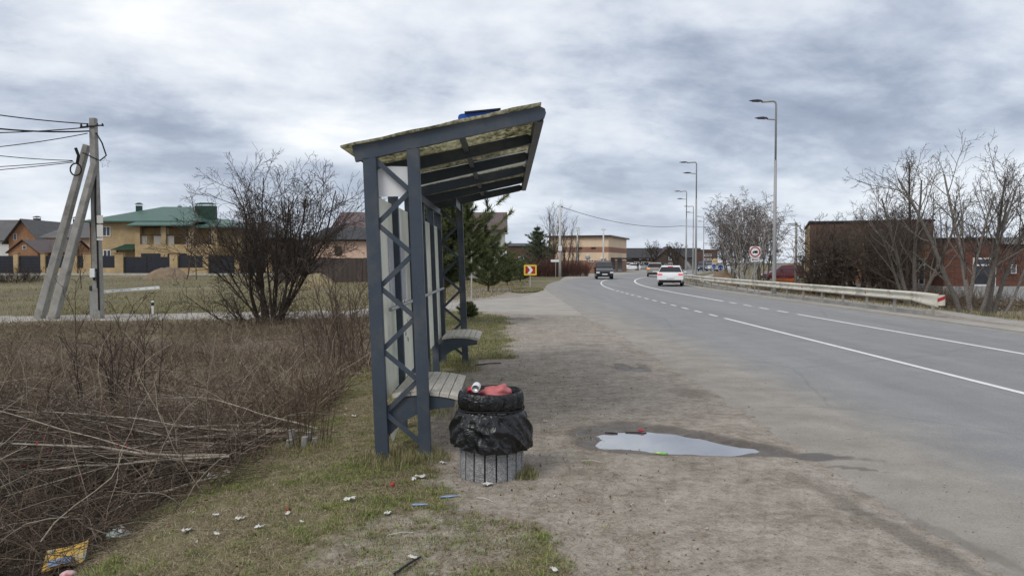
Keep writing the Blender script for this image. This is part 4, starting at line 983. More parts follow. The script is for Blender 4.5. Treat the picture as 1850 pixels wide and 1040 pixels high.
# ---- houses further left
def simple_house(label, x0, x1, ye, yr, Y, dep, wall, roof, name='brick_house', along='x', over=.5, ybase=490, wins=(), chim=(), gm='glass_dark'):
    s = Y / FPX; X0, X1 = (x0 - 925) * s, (x1 - 925) * s; z0 = float(HT((X0 + X1) / 2, Y)); ze = EYE + (474 - ye) * s - z0; zr = EYE + (474 - yr) * s - z0
    g = thing(name, label, 'house', ((X0 + X1) / 2, Y, z0)); w = (X1 - X0) / 2
    if along == 'x':
        ym = dep / 2; MB().prism([(0, -.3), (dep, -.3), (dep, ze), (ym, zr - .12), (0, ze)], 'x', -w, w).build('wall', wall, g)
        r_ = gable_roof(-w - over, w + over, -over, dep + over, ze - over * (zr - ze) / (dep / 2), zr, 'x').build('roof', roof, g)
    elif along == 'y':
        MB().prism([(-w, -.3), (w, -.3), (w, ze), (0, zr - .12), (-w, ze)], 'y', 0, dep).build('wall', wall, g)
        r_ = gable_roof(-w - over, w + over, -over, dep + over, ze - over * (zr - ze) / w, zr, 'y').build('roof', roof, g)
    else:
        MB().bb((-w, 0, -.3), (w, dep, ze)).build('wall', wall, g)
        r_ = hip_roof(-w - over, w + over, -over, dep + over, ze, zr, -w * .35, w * .35).build('roof', roof, g)
    for (px, py, pw, ph, n) in wins: window(g, (px - 925) * s - g.location.x, EYE + (474 - py) * s - z0, pw * s, ph * s, 0, n, gm=gm)
    for (px, pt, pb, pw) in chim: chimney(r_, (px - 925) * s - g.location.x, dep * .45, EYE + (474 - pb) * s - z0, EYE + (474 - pt) * s - z0, pw * s, pw * s, 'roof_dark')
    return g
simple_house('tall orange brick gable house with grey roof and black chimney', 17, 70, 431, 397, 124, 10, 'brick_orange', 'roof_grey', along='y', over=.7, wins=((29, 428, 6, 12, 1),), chim=((38, 392, 404, 9),))
simple_house('long grey slate roofed house wing joined to the orange gable house', -75, 22, 432, 396, 128, 10, 'render_white', 'roof_grey', along='x', wins=((-20, 438, 8, 8, 2), (8, 438, 8, 8, 2)))
simple_house('small orange brick gable outbuilding with white eaves and a square window', 16, 69, 455, 434, 104, 8, 'brick_orange', 'roof_choc', along='y', over=.25, wins=((45.5, 447, 7, 7, 1),))
simple_house('low brick outbuilding with long chocolate brown roof beside the small gable', 55, 120, 456, 433.5, 107, 7, 'brick_orange', 'roof_choc', along='x', over=.2)
simple_house('grey hip roofed house with black chimney behind the utility pole struts', 84, 162, 431, 396, 120, 11, 'render_peach', 'roof_grey', along='hip', over=.8, chim=((108, 393, 406, 9),), wins=((140, 440, 12, 12, 2),))
simple_house('distant house with a low red tiled roof between the grey roofs', 60, 100, 425, 414, 150, 9, 'render_white', 'roof_red', along='x')
simple_house('dark brick house with grey hip roof half hidden behind the bare shrub', 405, 505, 431, 398, 100, 10, 'brick_brown', 'roof_grey', along='hip', over=.6, wins=((425, 445, 10, 14, 2), (470, 445, 10, 14, 2)), chim=((423, 405, 418, 12),))
simple_house('small distant dark roofed house with square chimney beyond the bare shrub', 512, 560, 443, 430, 125, 8, 'brick_brown', 'roof_dark', along='hip', chim=((543, 421, 432, 9),))
simple_house('lowest dark shed roof against the brown fence beyond the shrub', 478, 560, 458, 441, 108, 7, 'brick_brown', 'roof_dark', along='x')
# ---- brown-roofed house behind the shelter
Yb = 75.0; s = Yb / FPX
def bx_(x): return (x - 760) * s
z0 = float(HT(-9, Yb)); z0 = max(z0, -.1)
def bz(y): return EYE + (474 - y) * s - z0
H2 = thing('brown_roof_house', 'large unfinished grey block house with a wide dark brown metal roof', 'house', ((760 - 925) * s, Yb, z0))
MB().prism([(0, -.3), (9, -.3), (9, bz(414)), (4.5, bz(383)), (0, bz(414))], 'x', bx_(603), bx_(911)).build('wall', 'grey_block', H2)
r2 = gable_roof(bx_(598), bx_(916), -.5, 9.5, bz(417), bz(380.5), 'x', .12).build('roof', 'roof_brown', H2)
for x0, x1 in ((640, 650), (861, 875), (878, 892), (895, 910)): MB().box((bx_((x0 + x1) / 2), 1.0 - .35, bz(407.5)), ((x1 - x0) * s, .05, .12)).build('snow_guard', 'roof_choc', r2)
MB().bb((bx_(905), -.12, -.2), (bx_(912), .0, bz(416))).build('corner_pillar', 'concrete_light', H2)
MB().bb((bx_(854), -.10, bz(429)), (bx_(905), .0, bz(427))).build('string_course', 'concrete_light', H2)
MB().tube([(bx_(872.5), -.08, 0), (bx_(872.5), -.08, bz(416))], .05, 6).build('downpipe', 'concrete_light', H2)
for x, w in ((860, 12), (800, 14), (770, 12), (896, 10), (870, 8)): window(H2, bx_(x), bz(437), w * s * .9, 11 * s, 0, 2, gm='glass_dark')
MB().bb((bx_(912), -.1, bz(422)), (bx_(919), .4, bz(420.5))).build('floodlight', 'white_plastic', H2)
# lower extension with black roof and peach wall
MB().bb((bx_(576), -3, -.3), (bx_(690), -.01, bz(437))).build('annex_wall', 'render_peach', H2)
MB().add([(bx_(567), -3.5, bz(434)), (bx_(700), -3.5, bz(434)), (bx_(700), -.05, bz(411)), (bx_(590), -.05, bz(411)), (bx_(567), -3.5, bz(436)), (bx_(700), -3.5, bz(436)), (bx_(700), -.05, bz(436)), (bx_(590), -.05, bz(436))],
         [(0, 1, 2, 3), (4, 7, 6, 5), (0, 4, 5, 1), (3, 7, 4, 0)[::-1], (1, 5, 6, 2), (2, 6, 7, 3)]).build('annex_roof', 'roof_dark', H2)
MB().bb((bx_(618), -3.06, bz(462)), (bx_(630), -3.0, bz(446))).build('annex_door', 'dark_wood', H2)
# brown fence in front
Yq = 64.0; s = Yq / FPX; FB = thing('sheet_fence', 'dark brown profiled sheet fence running in front of the brown roofed house', 'fence', ((500 - 925) * s, Yq, float(HT(-12, Yq))))
xs0, xs1 = 0, (760 - 500) * s; k = 0; x = xs0
while x < xs1:
    x2 = min(x + 2.4, xs1); zb_ = 0
    pz = EYE + (474 - 466) * s - FB.location.z; mb = MB(); n = 12; pts = []
    for j in range(n + 1): pts.append((x + .02 + (x2 - x - .04) * j / n, -.02 if j % 2 else .02))
    mb.prism(pts + [(p_[0], p_[1] + .008) for p_ in pts[::-1]], 'z', -.25, pz + .02 * (k % 2)); mb.build('sheet', 'fence_brown', FB)
    MB().bb((x - .03, .035, -.3), (x + .03, .09, pz - .05)).build('post', 'black_metal', FB); x = x2; k += 1
# ---- unfinished red brick house beyond
g = simple_house('small unfinished red-brown brick house with dark window holes', 915, 985, 446, 440, 100, 8, 'brick_brown', 'roof_dark', along='x', over=.05, wins=((917, 468, 7, 7, 1), (941.5, 469, 10, 11, 1)))
g = simple_house('dark gable roof rising behind the unfinished brick house', 936, 1000, 455, 434, 112, 8, 'brick_brown', 'roof_dark', along='y', over=.4)
# ---- beige shop
c0 = Vector((16.4, 130)); sd = Vector((.313, .95)).normalized(); ang = math.atan2(-.313, .95)
SHP = thing('shop_building', 'two-storey beige commercial building with brown band and flat roof edge', 'building', (16.4, 130, -.03), (0, 0, -math.atan2(.313, .95)))
zt = EYE + 46.5 * 130 / FPX; wl, dl = 10.4, 17.9
MB().bb((-wl, 0, -.3), (0, dl, zt)).build('wall', 'render_beige', SHP)
for a, c, mt in ((EYE + 19 * .0942, EYE + 28.5 * .0942, 'render_brown'), (-.3, EYE + 4 * .0942, 'render_brown')):
    MB().bb((-wl - .02, -.04, a), (.04, dl + .02, c)).build('band', mt, SHP)
MB().bb((-wl - .5, -.5, zt), (.5, dl + .5, zt + .28)).build('roof', 'roof_choc', SHP)
for x in (-5.0, -2.6): window(SHP, x, EYE + 26.5 * .0942, .8, .35, -.04, 2, fm='dark_wood')
for x in (-3.0, ): window(SHP, x, EYE + 3.4 * .0942, 1.0, .4, -.04, 2)
MB().lathe([(0, 0), (.25, .03), (.42, .12), (.40, .13), (.0, .03)], 20, (-3.6, -.25, EYE + 10.5 * .0942), 'y').build('satellite_dish', 'sign_back', SHP)
MB().bb((-1.3, -.6, EYE + 7 * .0942), (-.5, -.05, EYE + 10 * .0942)).build('air_conditioner', 'white_plastic', SHP)
for y0, y1 in ((2, 6), (8, 13)):
    MB().bb((.05, y0, 2.3), (1.8, y1, 2.55)).build('awning', 'roof_dark', SHP); MB().bb((.04, y0 + .2, 0), (.09, y1 - .2, 2.2)).build('shop_window', 'glass_pale', SHP)
# ---- long dark-roofed hall, gable, white wall, brick block
Yl = 185.; s = Yl / FPX
def ex(x): return (x - 1210) * s
def ez(y): return EYE + (474 - y) * s + .03
HL = thing('dark_hall', 'long low hall with dark sloping roof and a brown brick gable', 'building', ((1210 - 925) * s, Yl, -.03))
MB().bb((ex(1128), 0, -.3), (ex(1232), 10, ez(466))).build('wall', 'brick_soot', HL)
MB().bb((ex(1232), 0, -.3), (ex(1272), 10, ez(464))).build('white_wall', 'render_white', HL)
gable_roof(ex(1126), ex(1274), -.6, 10.6, ez(466.5), ez(448.5), 'x', .15).build('roof', 'roof_dark', HL)
MB().prism([(ex(1182), -.3), (ex(1232), -.3), (ex(1232), ez(466)), (ex(1206.5), ez(447.5)), (ex(1182), ez(466))], 'y', -2.5, 5).build('gable_wall', 'brick_soot', HL)
gable_roof(ex(1179), ex(1234), -2.8, 5, ez(468), ez(446.2), 'y', .15).build('gable_roof', 'roof_dark', HL)
window(HL, ex(1206.5), ez(464), .7, 1.7, -2.5, 1, gm='glass_pale', transom=.45); window(HL, ex(1207), ez(477.5), .9, .9, -2.5, 2)
window(HL, ex(1219), ez(472), .5, 1.2, -2.5, 1, gm='glass_pale')
for x in (1150, 1163, 1172): window(HL, ex(x), ez(477), 1.3, 1.1, 0, 2)
for x in (1157, 1170): MB().bb((ex(x) - .3, -.1, ez(469)), (ex(x) + .3, 0, ez(467.2))).build('wall_lamp', 'render_white', HL)
MB().add([(ex(1241), -2.2, ez(471)), (ex(1253), -2.2, ez(467)), (ex(1262), -2.2, ez(470)), (ex(1241), 0, ez(470)), (ex(1253), 0, ez(465)), (ex(1262), 0, ez(469))], [(0, 1, 4, 3), (1, 2, 5, 4)]).build('porch_roof', 'roof_dark', HL)
BK = thing('brick_block', 'flat-topped brown brick block at the end of the dark hall', 'building', ((1281 - 925) * 175 / FPX, 175, -.03))
MB().bb((-1.3, 0, -.3), (1.9, 9, 4.55)).build('wall', 'brick_brown', BK); MB().bb((-1.4, -.1, 4.55), (2.0, 9.1, 4.7)).build('roof', 'roof_choc', BK)
for z in (2.4, 3.4): window(BK, -.3, z, 1.6, .5, 0, 2)
# ---- brick buildings on the right
Yr = 43.0; s = Yr / FPX
def qx(x): return (x - 1705) * s
RB = thing('brick_workshop', 'low red brick workshop with white framed windows on a grey foundation', 'building', ((1705 - 925) * s, Yr, -.5))
def qz(y): return EYE + (474 - y) * s + .5
MB().bb((0, 0, qz(517)), (14, 9, qz(432))).build('wall', 'brick_red', RB)
MB().bb((-.1, -.12, -.4), (14.1, 9, qz(517))).build('foundation', 'foundation', RB)
MB().bb((-.15, -.15, qz(432)), (14.2, 9.1, qz(429.5))).build('roof', 'roof_dark', RB)
MB().bb((qx(1805), -.22, qz(441)), (14.1, -.12, qz(430.5))).build('roof_upstand', 'foundation', RB)
MB().bb((qx(1648), 1.5, qz(517)), (-.02, 9, qz(433))).build('wing_wall', 'brick_orange', RB)  # side light put into the colour: lighter orange brick than the front
MB().bb((qx(1648), 1.4, -.4), (-.1, 9, qz(517))).build('wing_foundation', 'concrete_light', RB)
MB().bb((qx(1646), 1.35, qz(433)), (-.15, 9, qz(430.5))).build('wing_roof', 'roof_dark', RB)
window(RB, qx(1777), qz(491), 41 * s, 51 * s, -.001, 1, transom=.74, d=.09)
window(RB, qx(1830), qz(486), 9 * s, 16 * s, -.001, 1, d=.09, gm='glass_pale')
window(RB, qx(1684), qz(491), 24 * s, 50 * s, 1.5, 2, transom=.74, d=.09); window(RB, qx(1655), qz(491), 24 * s, 50 * s, 1.5, 1, transom=.74, d=.09)
Yt = 62.; s = Yt / FPX
RT = thing('brick_block', 'taller flat-roofed brick building half hidden by thorny shrubs', 'building', ((1462 - 925) * s, Yt, -.5), (0, 0, R(-19.5)))
zt = EYE + 70.5 * s + .5
MB().bb((0, 0, -.3), (8.9, 12, zt)).build('wall', 'brick_brown', RT); MB().bb((-.06, .1, -.3), (0, 12, zt - .15)).build('end_wall', 'brick_yellow', RT); MB().bb((-.1, -.1, zt), (9, 12.1, zt + .16)).build('roof', 'roof_dark', RT)  # yellow skin on the end wall paints that side as lit
for x in (1480, 1512): window(RT, (x - 1462) * s, EYE - 12 * s + .5, 1.0, 1.3, 0, 2, gm='glass_pale')
# ================================================================== VEHICLES
M('car_white', (.78, .79, .80), (.74, .75, .76), 2, .22, spec=.6); M('car_silver', (.42, .43, .45), (.37, .38, .40), 2, .25, metal=.3, spec=.6); M('car_black', (.016, .018, .024), (.012, .013, .018), 2, .2, spec=.6)
M('car_beige', (.31, .29, .255), (.27, .25, .22), 2, .28, metal=.3, spec=.6); M('car_maroon', (.12, .018, .028), (.09, .014, .02), 2, .25, spec=.6); M('car_blue', (.03, .045, .085), (.022, .034, .065), 2, .25, spec=.6)
M('tyre', (.018, .018, .018), (.012, .012, .012), 9, .9); M('rim_alloy', (.5, .5, .52), (.4, .4, .42), 5, .35, metal=.7)
M('plastic_black', (.02, .02, .021), (.014, .014, .015), 5, .7); M('head_lens', (.75, .77, .8), (.66, .68, .7), 5, .12, spec=.6)
def emis(name, c, s_):
    m, t, b = newmat(name); tcn = t.nodes.new('ShaderNodeTexCoord')
    t.links.new(ramp(t, noise(t, tcn.outputs['Object'], 8, 3), [(.3, tuple(x * .8 for x in c)), (.7, c)]), b.inputs['Base Color'])
    b.inputs['Emission Color'].default_value = (*c, 1); b.inputs['Emission Strength'].default_value = s_; b.inputs['Roughness'].default_value = .3
emis('tail_lamp', (.5, .03, .025), .1); emis('brake_lamp', (.75, .05, .045), .35); emis('indicator', (1, .33, .05), .8)
KIND = {
 # y (from rear), z, half width ; then glass data
 'estate': dict(L=4.55, W=1.81, prof=[(.10, .28, .80), (.0, .48, .88), (.02, .80, .90), (.08, .98, .87), (.42, 1.40, .64), (.62, 1.465, .62), (1.5, 1.48, .63), (2.25, 1.44, .63), (3.05, 1.02, .80), (3.3, .97, .84), (4.2, .82, .84), (4.48, .66, .82), (4.55, .45, .80), (4.45, .24, .78)], rw=((.11, 1.02), (.39, 1.37)), ws=((3.0, 1.05), (2.30, 1.42)), side=[(.45, 1.03), (.72, 1.37), (1.5, 1.40), (2.2, 1.37), (2.85, 1.04)]),
 'suv': dict(L=4.6, W=1.88, prof=[(.10, .32, .84), (.0, .52, .92), (.02, .92, .93), (.08, 1.08, .90), (.36, 1.56, .68), (.55, 1.66, .66), (1.5, 1.70, .67), (2.3, 1.64, .67), (3.15, 1.16, .84), (3.4, 1.11, .88), (4.25, .98, .88), (4.52, .78, .86), (4.6, .52, .84), (4.5, .3, .8)], rw=((.11, 1.12), (.34, 1.55)), ws=((3.1, 1.19), (2.38, 1.61)), side=[(.45, 1.14), (.68, 1.55), (1.5, 1.59), (2.25, 1.55), (2.95, 1.18)]),
 'hatch': dict(L=4.1, W=1.74, prof=[(.10, .28, .78), (.0, .48, .85), (.02, .82, .87), (.08, .96, .84), (.40, 1.38, .62), (.6, 1.45, .6), (1.3, 1.49, .61), (2.0, 1.45, .61), (2.75, 1.04, .78), (3.0, .99, .81), (3.8, .82, .81), (4.03, .64, .79), (4.1, .44, .78), (4.0, .24, .76)], rw=((.11, 1.0), (.38, 1.36)), ws=((2.7, 1.07), (2.06, 1.42)), side=[(.45, 1.02), (.68, 1.36), (1.3, 1.41), (1.95, 1.38), (2.55, 1.06)]),
 'van': dict(L=4.5, W=1.80, prof=[(.06, .30, .80), (.0, .5, .88), (.01, 1.0, .90), (.05, 1.25, .87), (.14, 1.72, .76), (.3, 1.81, .73), (1.6, 1.83, .73), (2.6, 1.78, .72), (3.45, 1.17, .80), (3.7, 1.08, .84), (4.2, .93, .86), (4.42, .76, .86), (4.5, .5, .84), (4.42, .26, .8)], rw=((.06, 1.28), (.13, 1.68)), ws=((3.42, 1.21), (2.66, 1.75)), side=[(.3, 1.22), (.4, 1.66), (1.6, 1.68), (2.5, 1.66), (3.2, 1.2)]),
}
def car(label, kind, paint, loc, heading, cat='car', name='car', brake=False, blink=False, group=None, plate=True):
    k = KIND[kind]; L_, W_ = k['L'], k['W']; pf = k['prof']; n = len(pf)
    g = thing(name, label, cat, loc, (0, 0, heading), group); oy = -L_ / 2
    vs = [(-w * W_ / 1.8, y + oy, z) for y, z, w in pf] + [(w * W_ / 1.8, y + oy, z) for y, z, w in pf]
    belt = .78 if kind != 'van' else .9
    # flank points keep the sides full: two rows
    fl = []
    for sx_ in (-1, 1):
        o = len(vs)
        vs += [(sx_ * W_ / 2, .35 + oy, .62), (sx_ * W_ / 2, L_ - .45 + oy, .60), (sx_ * W_ / 2 * .985, .45 + oy, belt + .16), (sx_ * W_ / 2 * .985, L_ * .66 + oy, belt + .16), (sx_ * W_ / 2 * .98, L_ / 2 + oy, .26)]
        fl.append(o)
    fs = [(i, (i + 1), n + i + 1, n + i) for i in range(n - 1)] + [(n - 1, 0, n, 2 * n - 1)]
    for sx_, o, f in ((-1, 0, fl[0]), (1, n, fl[1])):
        A, B, C_, D, E = f, f + 1, f + 2, f + 3, f + 4
        tri = [(0, 1, A), (1, 2, A), (2, 3, C_), (2, C_, A), (3, 4, C_), (4, 5, C_), (5, 6, C_), (6, D, C_), (6, 7, D), (7, 8, D), (8, 9, D), (9, 10, B), (9, B, D), (10, 11, B), (11, 12, B), (12, 13, B), (13, E, B), (13, 0, E), (0, A, E), (A, B, E), (A, C_, D), (A, D, B)]
        fs += [tuple(x if x >= 2 * n else x + o for x in t_) for t_ in tri]
    MB().add(vs, fs).build('body', paint, g, False)
    def wid(z):   # half-width at height z on the upper body
        zs_ = [(p[1], p[2]) for p in pf[2:7]]; return float(np.interp(z, [q[0] for q in zs_], [q[1] for q in zs_])) * W_ / 1.8
    def glass(name, a, c, e, shrink=.06):
        (y0, z0), (y1, z1) = a, c; w0, w1 = wid(z0) - shrink, wid(z1) - shrink * .6
        nv = Vector((0, (z1 - z0), -(y1 - y0))).normalized() * e
        pts = [(-w0, y0 + oy, z0), (w0, y0 + oy, z0), (w1, y1 + oy, z1), (-w1, y1 + oy, z1)]
        pts = [(x, y - abs(nv.y) * (1 if e > 0 else -1) , z + abs(nv.z)) for x, y, z in pts]
        q = [(x, y + (.01 if e > 0 else -.01), z - .01) for x, y, z in pts]
        MB().add(pts + q, [(0, 1, 2, 3), (7, 6, 5, 4), (0, 4, 5, 1), (1, 5, 6, 2), (2, 6, 7, 3), (3, 7, 4, 0)]).build(name, 'car_glass', g)
    glass('rear_window', *k['rw'], .022); glass('windscreen', *k['ws'], -.022)
    for sx_ in (-1, 1):
        sd_ = k['side']; pts = []
        for y, z in sd_: pts.append((sx_ * (float(np.interp(z, [belt + .16, max(p[1] for p in pf)], [W_ / 2 * .985, .645 * W_ / 1.8])) + .03), y + oy, z))
        MB().add(pts + [(x - sx_ * .02, y, z) for x, y, z in pts], [tuple(range(5)), tuple(range(9, 4, -1))] + [(i, (i + 1) % 5, 5 + (i + 1) % 5, 5 + i) for i in range(5)]).build('side_window', 'car_glass', g)
        zt_ = .86 if kind in ('estate', 'hatch') else .98
        tl = MB().bb((sx_ * W_ / 2 * .97, -.02 + oy, zt_ - .03), (sx_ * W_ / 2 * .62, .10 + oy, zt_ + .05)).build('tail_light', 'indicator' if blink and sx_ < 0 else 'brake_lamp' if brake else 'tail_lamp', g)
        MB().bb((sx_ * W_ / 2 * .95, L_ - .30 + oy, .62), (sx_ * W_ / 2 * .58, L_ - .03 + oy, .76)).build('headlight', 'head_lens', g)
        MB().box((sx_ * (W_ / 2 + .09), L_ * .62 + oy, belt + .22), (.18, .10, .13)).build('mirror', paint, g)
        for yy in (.78, L_ - .85):
            wh = MB().lathe([(.0, -.10), (.24, -.11), (.315, -.08), (.325, 0), (.315, .08), (.24, .11), (0, .10)], 18, (sx_ * (W_ / 2 - .13), yy + oy, .325), 'x').build('wheel', 'tyre', g)
            MB().lathe([(0, .0), (.20, .004), (.21, -.01), (0, -.02)] if sx_ > 0 else [(0, -.0), (.20, -.004), (.21, .01), (0, .02)], 14, (sx_ * (W_ / 2 - .015), yy + oy, .325), 'x').build('rim', 'rim_alloy', wh)
    MB().bb((-W_ / 2 * .86, -.035 + oy, .27), (W_ / 2 * .86, .08 + oy, .46)).build('rear_bumper', 'plastic_black', g)
    MB().bb((-W_ / 2 * .80, L_ - .10 + oy, .26), (W_ / 2 * .80, L_ + .02 + oy, .44)).build('front_bumper', 'plastic_black', g)
    MB().bb((-W_ / 2 * .5, L_ - .12 + oy, .60), (W_ / 2 * .5, L_ - .005 + oy, .72)).build('grille', 'plastic_black', g)
    if plate:
        MB().bb((-.26, -.045 + oy, .58), (.26, -.005 + oy, .69)).build('rear_plate', 'white_plate', g); MB().bb((-.26, L_ - .0 + oy, .46), (.26, L_ + .03 + oy, .57)).build('front_plate', 'white_plate', g)
    if brake: MB().bb((-.18, pf[4][0] - .04 + oy, pf[4][1] - .005), (.18, pf[4][0] + .03 + oy, pf[4][1] + .035)).build('high_brake_light', 'brake_lamp', g)
    return g
p = gp(1095.5, 504.5); car('dark van driving round the bend with its headlights facing the shelter', 'van', 'car_black', (p.x, p.y + 2.2, .0), R(180 - 4), 'van', 'van')
p = gp(1224.5, 517.5); car('white estate car with brake lights on beside the guardrail', 'estate', 'car_white', (p.x, p.y + 2.2, 0), R(-14), brake=True)
p = gp(1189, 500.0); car('beige grey off-roader with left indicator lit ahead of the white estate', 'suv', 'car_beige', (p.x, p.y + 2.2, 0), R(-10), brake=True, blink=True)
for x, y, kd, pt, hd, lab in ((1130, 486.8, 'suv', 'car_white', 80, 'white off-roader parked first by the beige shop awning'), (1141, 488.5, 'hatch', 'car_white', 84, 'white hatchback parked in the row before the dark hall'), (1162, 487.8, 'estate', 'car_silver', -94, 'silver estate car parked in the row before the dark hall'),
                             (1174, 486.6, 'hatch', 'car_black', 90, 'black hatchback parked behind the silver estate car'), (1207.5, 487.2, 'hatch', 'car_silver', 170, 'silver hatchback parked facing out before the brick gable')):
    p = gp(x, y); car(lab, kd, pt, (p.x, p.y + 1, 0), R(hd), plate=False)
for x, Y, kd, pt, hd, lab in ((1269, 150, 'van', 'car_blue', 165, 'dark blue van parked by the white hall wall'), (1281, 156, 'suv', 'car_silver', 150, 'pale off-roader parked between the dark blue van and the cycle path signs'), (1309, 150, 'hatch', 'car_white', 120, 'white car parked behind the cycle path signs')):
    p = at(x, 490, Y); car(lab, kd, pt, (p.x, Y, float(HT(p.x, Y))), R(hd), plate=False)
p = at(1413, 480, 90); car('maroon van nose-down behind the orange plastic barriers', 'van', 'car_maroon', (p.x, 90, float(HT(p.x, 90)) + .1), R(100), 'van', 'van', plate=False)
M('orange_plastic', (.62, .15, .03), (.5, .12, .025), 4, .6)
for i, (x, w) in enumerate(((1413, 1.3), (1426, 1.2))):
    p = at(x, 500, 68); g = thing('site_barrier', 'orange plastic site barrier behind the guardrail lamp', 'barrier', (p.x, 68, float(HT(p.x, 68))), (0, 0, R(12 - 20 * i)), 'orange site barriers')
    MB().prism([(-.3, 0), (.3, 0), (.2, .4), (.12, .78), (-.12, .78), (-.2, .4)], 'x', -w / 2, w / 2).build('body', 'orange_plastic', g); MB().bb((-w / 2 + .1, -.32, .2), (-w / 2 + .4, .32, .35)).build('foot_slot', 'dark_rubbish', g)
# person in dark clothes by the parked cars
def person(loc, face, label):
    me = bpy.data.meshes.new('person')
    J = [(0, 0, .95), (0, 0, 1.18), (0, .0, 1.42), (0, 0, 1.52), (0, .02, 1.62), (0, .02, 1.74), (-.10, 0, .9), (-.11, .02, .5), (-.11, -.02, .08), (-.11, .14, .04), (.10, 0, .9), (.11, .04, .5), (.11, 0, .08), (.11, .16, .04), (-.20, 0, 1.40), (-.25, -.02, 1.12), (-.24, .06, .86), (-.24, .10, .76), (.20, 0, 1.40), (.25, -.02, 1.12), (.24, .06, .86), (.24, .10, .76)]
    E = [(0, 1), (1, 2), (2, 3), (3, 4), (4, 5), (0, 6), (6, 7), (7, 8), (8, 9), (0, 10), (10, 11), (11, 12), (12, 13), (2, 14), (14, 15), (15, 16), (16, 17), (2, 18), (18, 19), (19, 20), (20, 21)]
    rad = [.15, .15, .15, .06, .10, .08, .10, .075, .055, .045, .10, .075, .055, .045, .075, .055, .045, .04, .075, .055, .045, .04]
    me.from_pydata(J, E, []); o = link('person', me, 'dark_cloth'); md_ = o.modifiers.new('skin', 'SKIN')
    for v, r_ in zip(me.skin_vertices[0].data, rad): v.radius = (r_, r_ * .8)
    me.skin_vertices[0].data[0].use_root = True; o.modifiers.new('sub', 'SUBSURF').levels = 1
    o.location = loc; o.rotation_euler = (0, 0, face); tag(o, label, 'person')
    MB().lathe([(.0, .16), (.085, .13), (.115, .06), (.112, 0), (.1, -.03)], 12, (0, .005, 1.66)).build('hair', 'black_metal', o, True)
    MB().lathe([(.0, .12), (.05, .1), (.088, .03), (.085, -.04), (.05, -.11), (0, -.125)], 12, (0, .045, 1.64)).build('face', 'skin', o, True)
    return o
M('dark_cloth', (.025, .026, .032), (.018, .019, .024), 10, .9); M('skin', (.5, .32, .24), (.45, .28, .2), 10, .6)
p = gp(1152.5, 488.9); person((p.x, p.y, 0), R(170), 'person in dark clothes standing between the parked white and silver cars')
# ================================================================== VEGETATION
attrmat('bark', .9, .15, .45, 14); attrmat('twig', .9, .15, .3, 20); attrmat('blade', .8, .2, .15, 40, .25); attrmat('needle', .7, .25, .2, 30, .15)
def grow(out, p, d, L_, r, lev, cfg, rg):
    K = cfg['k'][lev]; st = L_ / (K - 1); pts = [p.copy()]; rs = [r]; ds = [d]; rend = max(r * cfg['tap'][lev], cfg['rmin'])
    wob = cfg['wob'][lev]; tr = cfg['trop'][lev]
    for i in range(1, K):
        d = (d + Vector((rg.gauss(0, wob), rg.gauss(0, wob), rg.gauss(0, wob) + tr))).normalized()
        p = p + d * st; pts.append(p.copy()); rs.append(r + (rend - r) * i / (K - 1)); ds.append(d)
    out.append((lev, pts, rs))
    if lev < len(cfg['n']):
        n = cfg['n'][lev]; t0 = cfg['t0'][lev]; az = rg.uniform(0, 6.28)
        for c in range(n):
            t_ = t0 + (1 - t0) * (c + rg.random()) / n; f = t_ * (K - 1); i = min(int(f), K - 2); q = pts[i].lerp(pts[i + 1], f - i); dd = ds[min(i + 1, K - 1)]
            az += 2.4 + rg.uniform(-.5, .5); e1 = dd.orthogonal().normalized(); e2 = dd.cross(e1)
            a = R(cfg['ang'][lev] * rg.uniform(.65, 1.3))
            nd = dd * math.cos(a) + (e1 * math.cos(az) + e2 * math.sin(az)) * math.sin(a)
            rr = rs[i] + (rs[i + 1] - rs[i]) * (f - i)
            grow(out, q, nd.normalized(), L_ * cfg['rat'][lev] * rg.uniform(.6, 1.2) * (1.15 - .55 * t_), max(rr * cfg['rr'], cfg['rmin']), lev + 1, cfg, rg)
def bare_tree(name, label, cat, loc, stems, cfg, seed, cb, ct, group=None, split=1, sides=(7, 3)):
    """stems: list of (offset, direction, length, radius); trunk = low levels, crown = the twigs"""
    rg = random.Random(seed); out = []
    for off, d, L_, r in stems: grow(out, Vector(off), Vector(d).normalized(), L_, r, 0, cfg, rg)
    g = thing(name, label, cat, loc, group=group)
    tr = [(p, r) for l, p, r in out if l <= split]; cr = [(p, r) for l, p, r in out if l > split]
    def cols(n, c): v_ = np.array([[rg.uniform(.7, 1.2)] for _ in range(n)]); return np.array(c)[None, :] * v_
    tube_obj('trunk', tr, sides[0], 'bark', g, cols(len(tr), cb)); tube_obj('crown', cr, sides[1], 'twig', g, cols(len(cr), ct))
    return g
def fan(n, spread, L0, L1, r0, r1, rad, seed, lean=(0, 0)):
    rg = random.Random(seed); s_ = []
    for k in range(n):
        a = 2 * math.pi * k / n + rg.uniform(-.4, .4); t_ = math.sqrt(rg.random()) * spread
        s_.append(((rad * math.cos(a) * rg.random(), rad * math.sin(a) * rg.random(), -.15), (math.cos(a) * math.tan(R(t_)) + lean[0], math.sin(a) * math.tan(R(t_)) + lean[1], 1), rg.uniform(L0, L1), rg.uniform(r0, r1)))
    return s_
GREY, BROWN, DARK, PALE = (.17, .15, .135), (.115, .085, .065), (.062, .05, .042), (.36, .34, .31)
def place(x, yb, Y=None, z=None):
    if Y is None: p = gp(x, yb, z if z is not None else 0)
    else: p = at(x, yb, Y)
    return (p.x, p.y, float(HT(p.x, p.y)))
